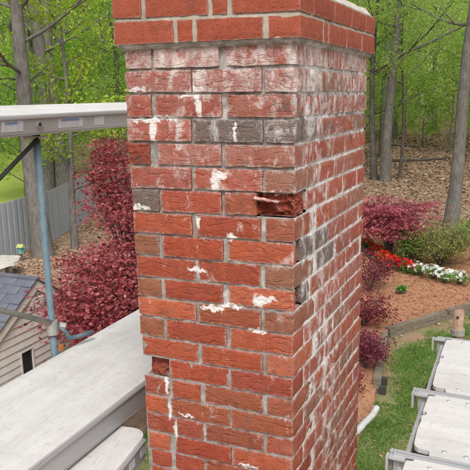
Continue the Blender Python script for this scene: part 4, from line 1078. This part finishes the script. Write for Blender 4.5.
# ------------------------------------------------------------------ trees
HERO = 'grey_trunk'
def hero(name, label, x, y, H, r, seed, lmat, nleaf, lsize, crad, lean=(0,0), bark='bark', limbs=None, **kw):
    mb, carry = grow((0,0,0), H, r, lean=lean, seed=seed, sides=14, **kw)
    z0 = gh(x, y)
    for path, r0 in (limbs or []):
        q = [p-Vector((x, y, z0)) for p in path]; mb.tube(q, [r0*(1-.8*i/(len(q)-1)) for i in range(len(q))], 7, False); carry += [(p, .5) for p in q[2:]]
    tm = bpy.data.meshes.new('trunk'); tm.from_pydata(mb.v, [], mb.f); tm.polygons.foreach_set('use_smooth', np.ones(len(mb.f), bool)); tm.materials.append(M[bark])
    P, idx = clump(carry, nleaf, crad, seed)
    tint = np.random.default_rng(seed+5).uniform(0, 1, len(carry))[idx][:len(P)]*.5+rng.uniform(0, .5, len(P))
    cm = leaves('crown', P, rng.uniform(.7, 1.3, len(P))*lsize, KITE, var=tint); cm.materials.append(M[lmat])
    return put_tree(name, label, (tm, cm), x, y)
# before and behind the fence
hero('oak_tree', 'thick grey-barked tree before the fence, with a dark crooked limb', -13.35, 14.0, 15, .31, 3, 'lf_spring', 4200, .13, .26, (-.03,-.02), nlimb=12, limb0=.24, spread=.3,
     limbs=[([at(14,34,20.5), at(10,26,20.3), at(16,14,20), at(28,0,19.6), at(34,-25,19)], .12), ([at(20,70,20.5), at(10,66,20), at(-5,64,19.4), at(-30,60,19)], .06), ([at(18,80,20.5), at(8,78,20), at(-6,80,19.6)], .05)])
hero('young_tree', 'thin straight grey sapling trunk before the grey fence', -12.95, 15.15, 9, .12, 11, 'lf_spring', 2400, .12, .22, (.0,.0), nlimb=14, limb0=.2, spread=.26)
hero('oak_tree', 'stout grey trunk standing behind the fence, nearer the thick crooked-limbed tree', *at(42,150,27.5)[:2], 17, .34, 6, 'lf_spring', 2600, .13, .32, (-.01,0), nlimb=11, limb0=.33, spread=.3)
hero('oak_tree', 'pair-leaning pale grey trunk behind the fence with a long bare branch', *at(61,150,28)[:2], 17, .38, 8, 'lf_spring', 2600, .13, .32, (.005,.0), nlimb=11, limb0=.36, spread=.3,
     limbs=[([at(62,80,27), at(72,72,26), at(92,58,25), at(110,46,24.5), at(126,42,24)], .05), ([at(66,34,27), at(85,20,26), at(100,30,25.5), at(110,45,25)], .04)])
# on the far side of the mulch bed
hero('oak_tree', 'thick leaning bare trunk rising from leaf litter behind the olive shrub', -1.55, 22.3, 16, .25, 14, 'lf_mid', 8000, .10, .5, (.085,.0), nlimb=12, limb0=.36, spread=.34)
hero('woodland_tree', 'dark slender trunk beside a paler one behind the pink maple', -6.05, 30.2, 17, .16, 15, 'lf_mid', 7500, .11, .55, (.0,.0), bark='bark_dark', nlimb=12, limb0=.25, spread=.3)
hero('woodland_tree', 'pale grey trunk beside a darker slender one behind the pink maple', -5.45, 30.0, 18, .24, 17, 'lf_mid', 7500, .11, .55, (.006,.0), nlimb=12, limb0=.3, spread=.3)
hero('young_tree', 'pencil-thin straight trunk standing in leaf litter behind the pink maple', -4.85, 30.6, 11, .085, 19, 'lf_mid', 4500, .10, .45, (.0,.0), bark='bark_dark', nlimb=10, limb0=.3, spread=.3)
# the wood: repeats of a few grown trees
PROTO = [tree_mesh('wood_a', 15, .19, 6800, .125, 'lf_green', crad=.62, seed=31, limb0=.16, nlimb=18, spread=.3),
         tree_mesh('wood_b', 17, .24, 7000, .125, 'lf_mid', crad=.66, seed=32, limb0=.18, nlimb=18, spread=.28),
         tree_mesh('wood_c', 14, .14, 6500, .125, 'lf_green', 'bark_dark', .6, 33, limb0=.12, nlimb=18, spread=.3),
         tree_mesh('wood_d', 16, .20, 6600, .125, 'lf_spring', crad=.6, seed=34, limb0=.2, nlimb=16, spread=.28)]
SAP = [tree_mesh('sap_a', 5.5, .045, 4200, .10, 'lf_green', 'bark_dark', .34, 41, limb0=.12, nlimb=14, spread=.34),
       tree_mesh('sap_b', 6.5, .05, 4200, .10, 'lf_mid', 'bark', .36, 42, limb0=.14, nlimb=14, spread=.32)]
def sector(d, a): return .55+d*math.sin(R(a)), -1.62+d*math.cos(R(a))
rd = random.Random(12); spots = []
def far_ok(x, y, m): return all(math.hypot(x-a, y-b) > m for a, b in spots)
NAMES = ['green leafy tree in the wood', 'yellow-green leafy tree in the wood', 'dark-stemmed green tree in the wood', 'lime-leaved spring tree in the wood']
for (d0, d1, n, m) in ((31, 40, 17, 3.2), (40, 52, 20, 4), (52, 70, 24, 5)):
    t = 0; c = 0
    while c < n and t < 3000:
        t += 1; d = rd.uniform(d0, d1); a = rd.uniform(-62, 12); x, y = sector(d, a)
        if d < 37 and -9.5 < a < 0: continue
        if not far_ok(x, y, m): continue
        if a < -33 and d < 33: continue
        spots.append((x, y)); c += 1; left = a < -24
        k = rd.choices((0,1,2,3), (4,1,3,2) if left else (2,4,2,2))[0]
        put_tree('woodland_tree', NAMES[k], PROTO[k], x, y, rd.uniform(0, 6.28), rd.uniform(.85, 1.2), 'trees of the wood: '+NAMES[k])
c = 0
while c < 56:
    d = rd.uniform(29, 56); a = rd.uniform(-60, 12); x, y = sector(d, a)
    if d < 40 and (-8 < a < 2): continue
    if not far_ok(x, y, 1.5): continue
    spots.append((x, y)); c += 1; k = rd.choices((0,1), (3,1) if a < -24 else (1,2))[0]
    put_tree('sapling', ('leafy green sapling under the wood', 'leafy yellow-green sapling under the wood')[k], SAP[k], x, y, rd.uniform(0, 6.28), rd.uniform(.75, 1.3), ('green saplings', 'yellow-green saplings')[k])
# distant wood that reads as one mass
n = 80000; d = rng.uniform(46, 100, n); a = np.radians(rng.uniform(-70, 20, n)); x = .55+d*np.sin(a); y = -1.62+d*np.cos(a)
bx = np.array([noise.noise((p*.12, q*.12, 0)) for p, q in zip(x, y)])
h = rng.uniform(0, 1, n)**1.1*(13+6*bx)*np.clip((d-42)/22, .3, 1)
P = np.stack([x, y, np.array([gh(p, q) for p, q in zip(x, y)])+h], 1)
me = leaves('far_wood', P, rng.uniform(.25, .5, n)*np.clip(d/65, .8, 1.6), KITE, var=np.clip(.5+.6*bx+rng.normal(0,.2,n), 0, 1)); 
tag(link('far_wood', me, M['lf_green']), 'distant green wood seen as one mass on the hillside', 'wood', kind='stuff')
# fallen logs
for i, (x, y, L, r_, a, lab) in enumerate([(-4.6, 36.0, 3.2, .09, .3, 'long fallen log on leaf litter, left of the thick leaning trunk'), (-6.6, 41, 2.6, .1, -.2, 'short fallen log farther up the leaf-littered slope')]):
    p = [Vector((x+math.cos(a)*L*f, y+math.sin(a)*L*f, 0)) for f in (-.5, -.2, .1, .5)]
    for q in p: q.z = gh(q.x, q.y)+r_*.8
    o = MB().tube(p, [r_, r_*.95, r_*.85, r_*.6], 9).tube([p[1], p[1]+Vector((.1,-.2,.35))], [r_*.3, r_*.12], 6).build('fallen_log', M['bark_dark'], None, p[0], smooth=True); tag(o, lab, 'log')
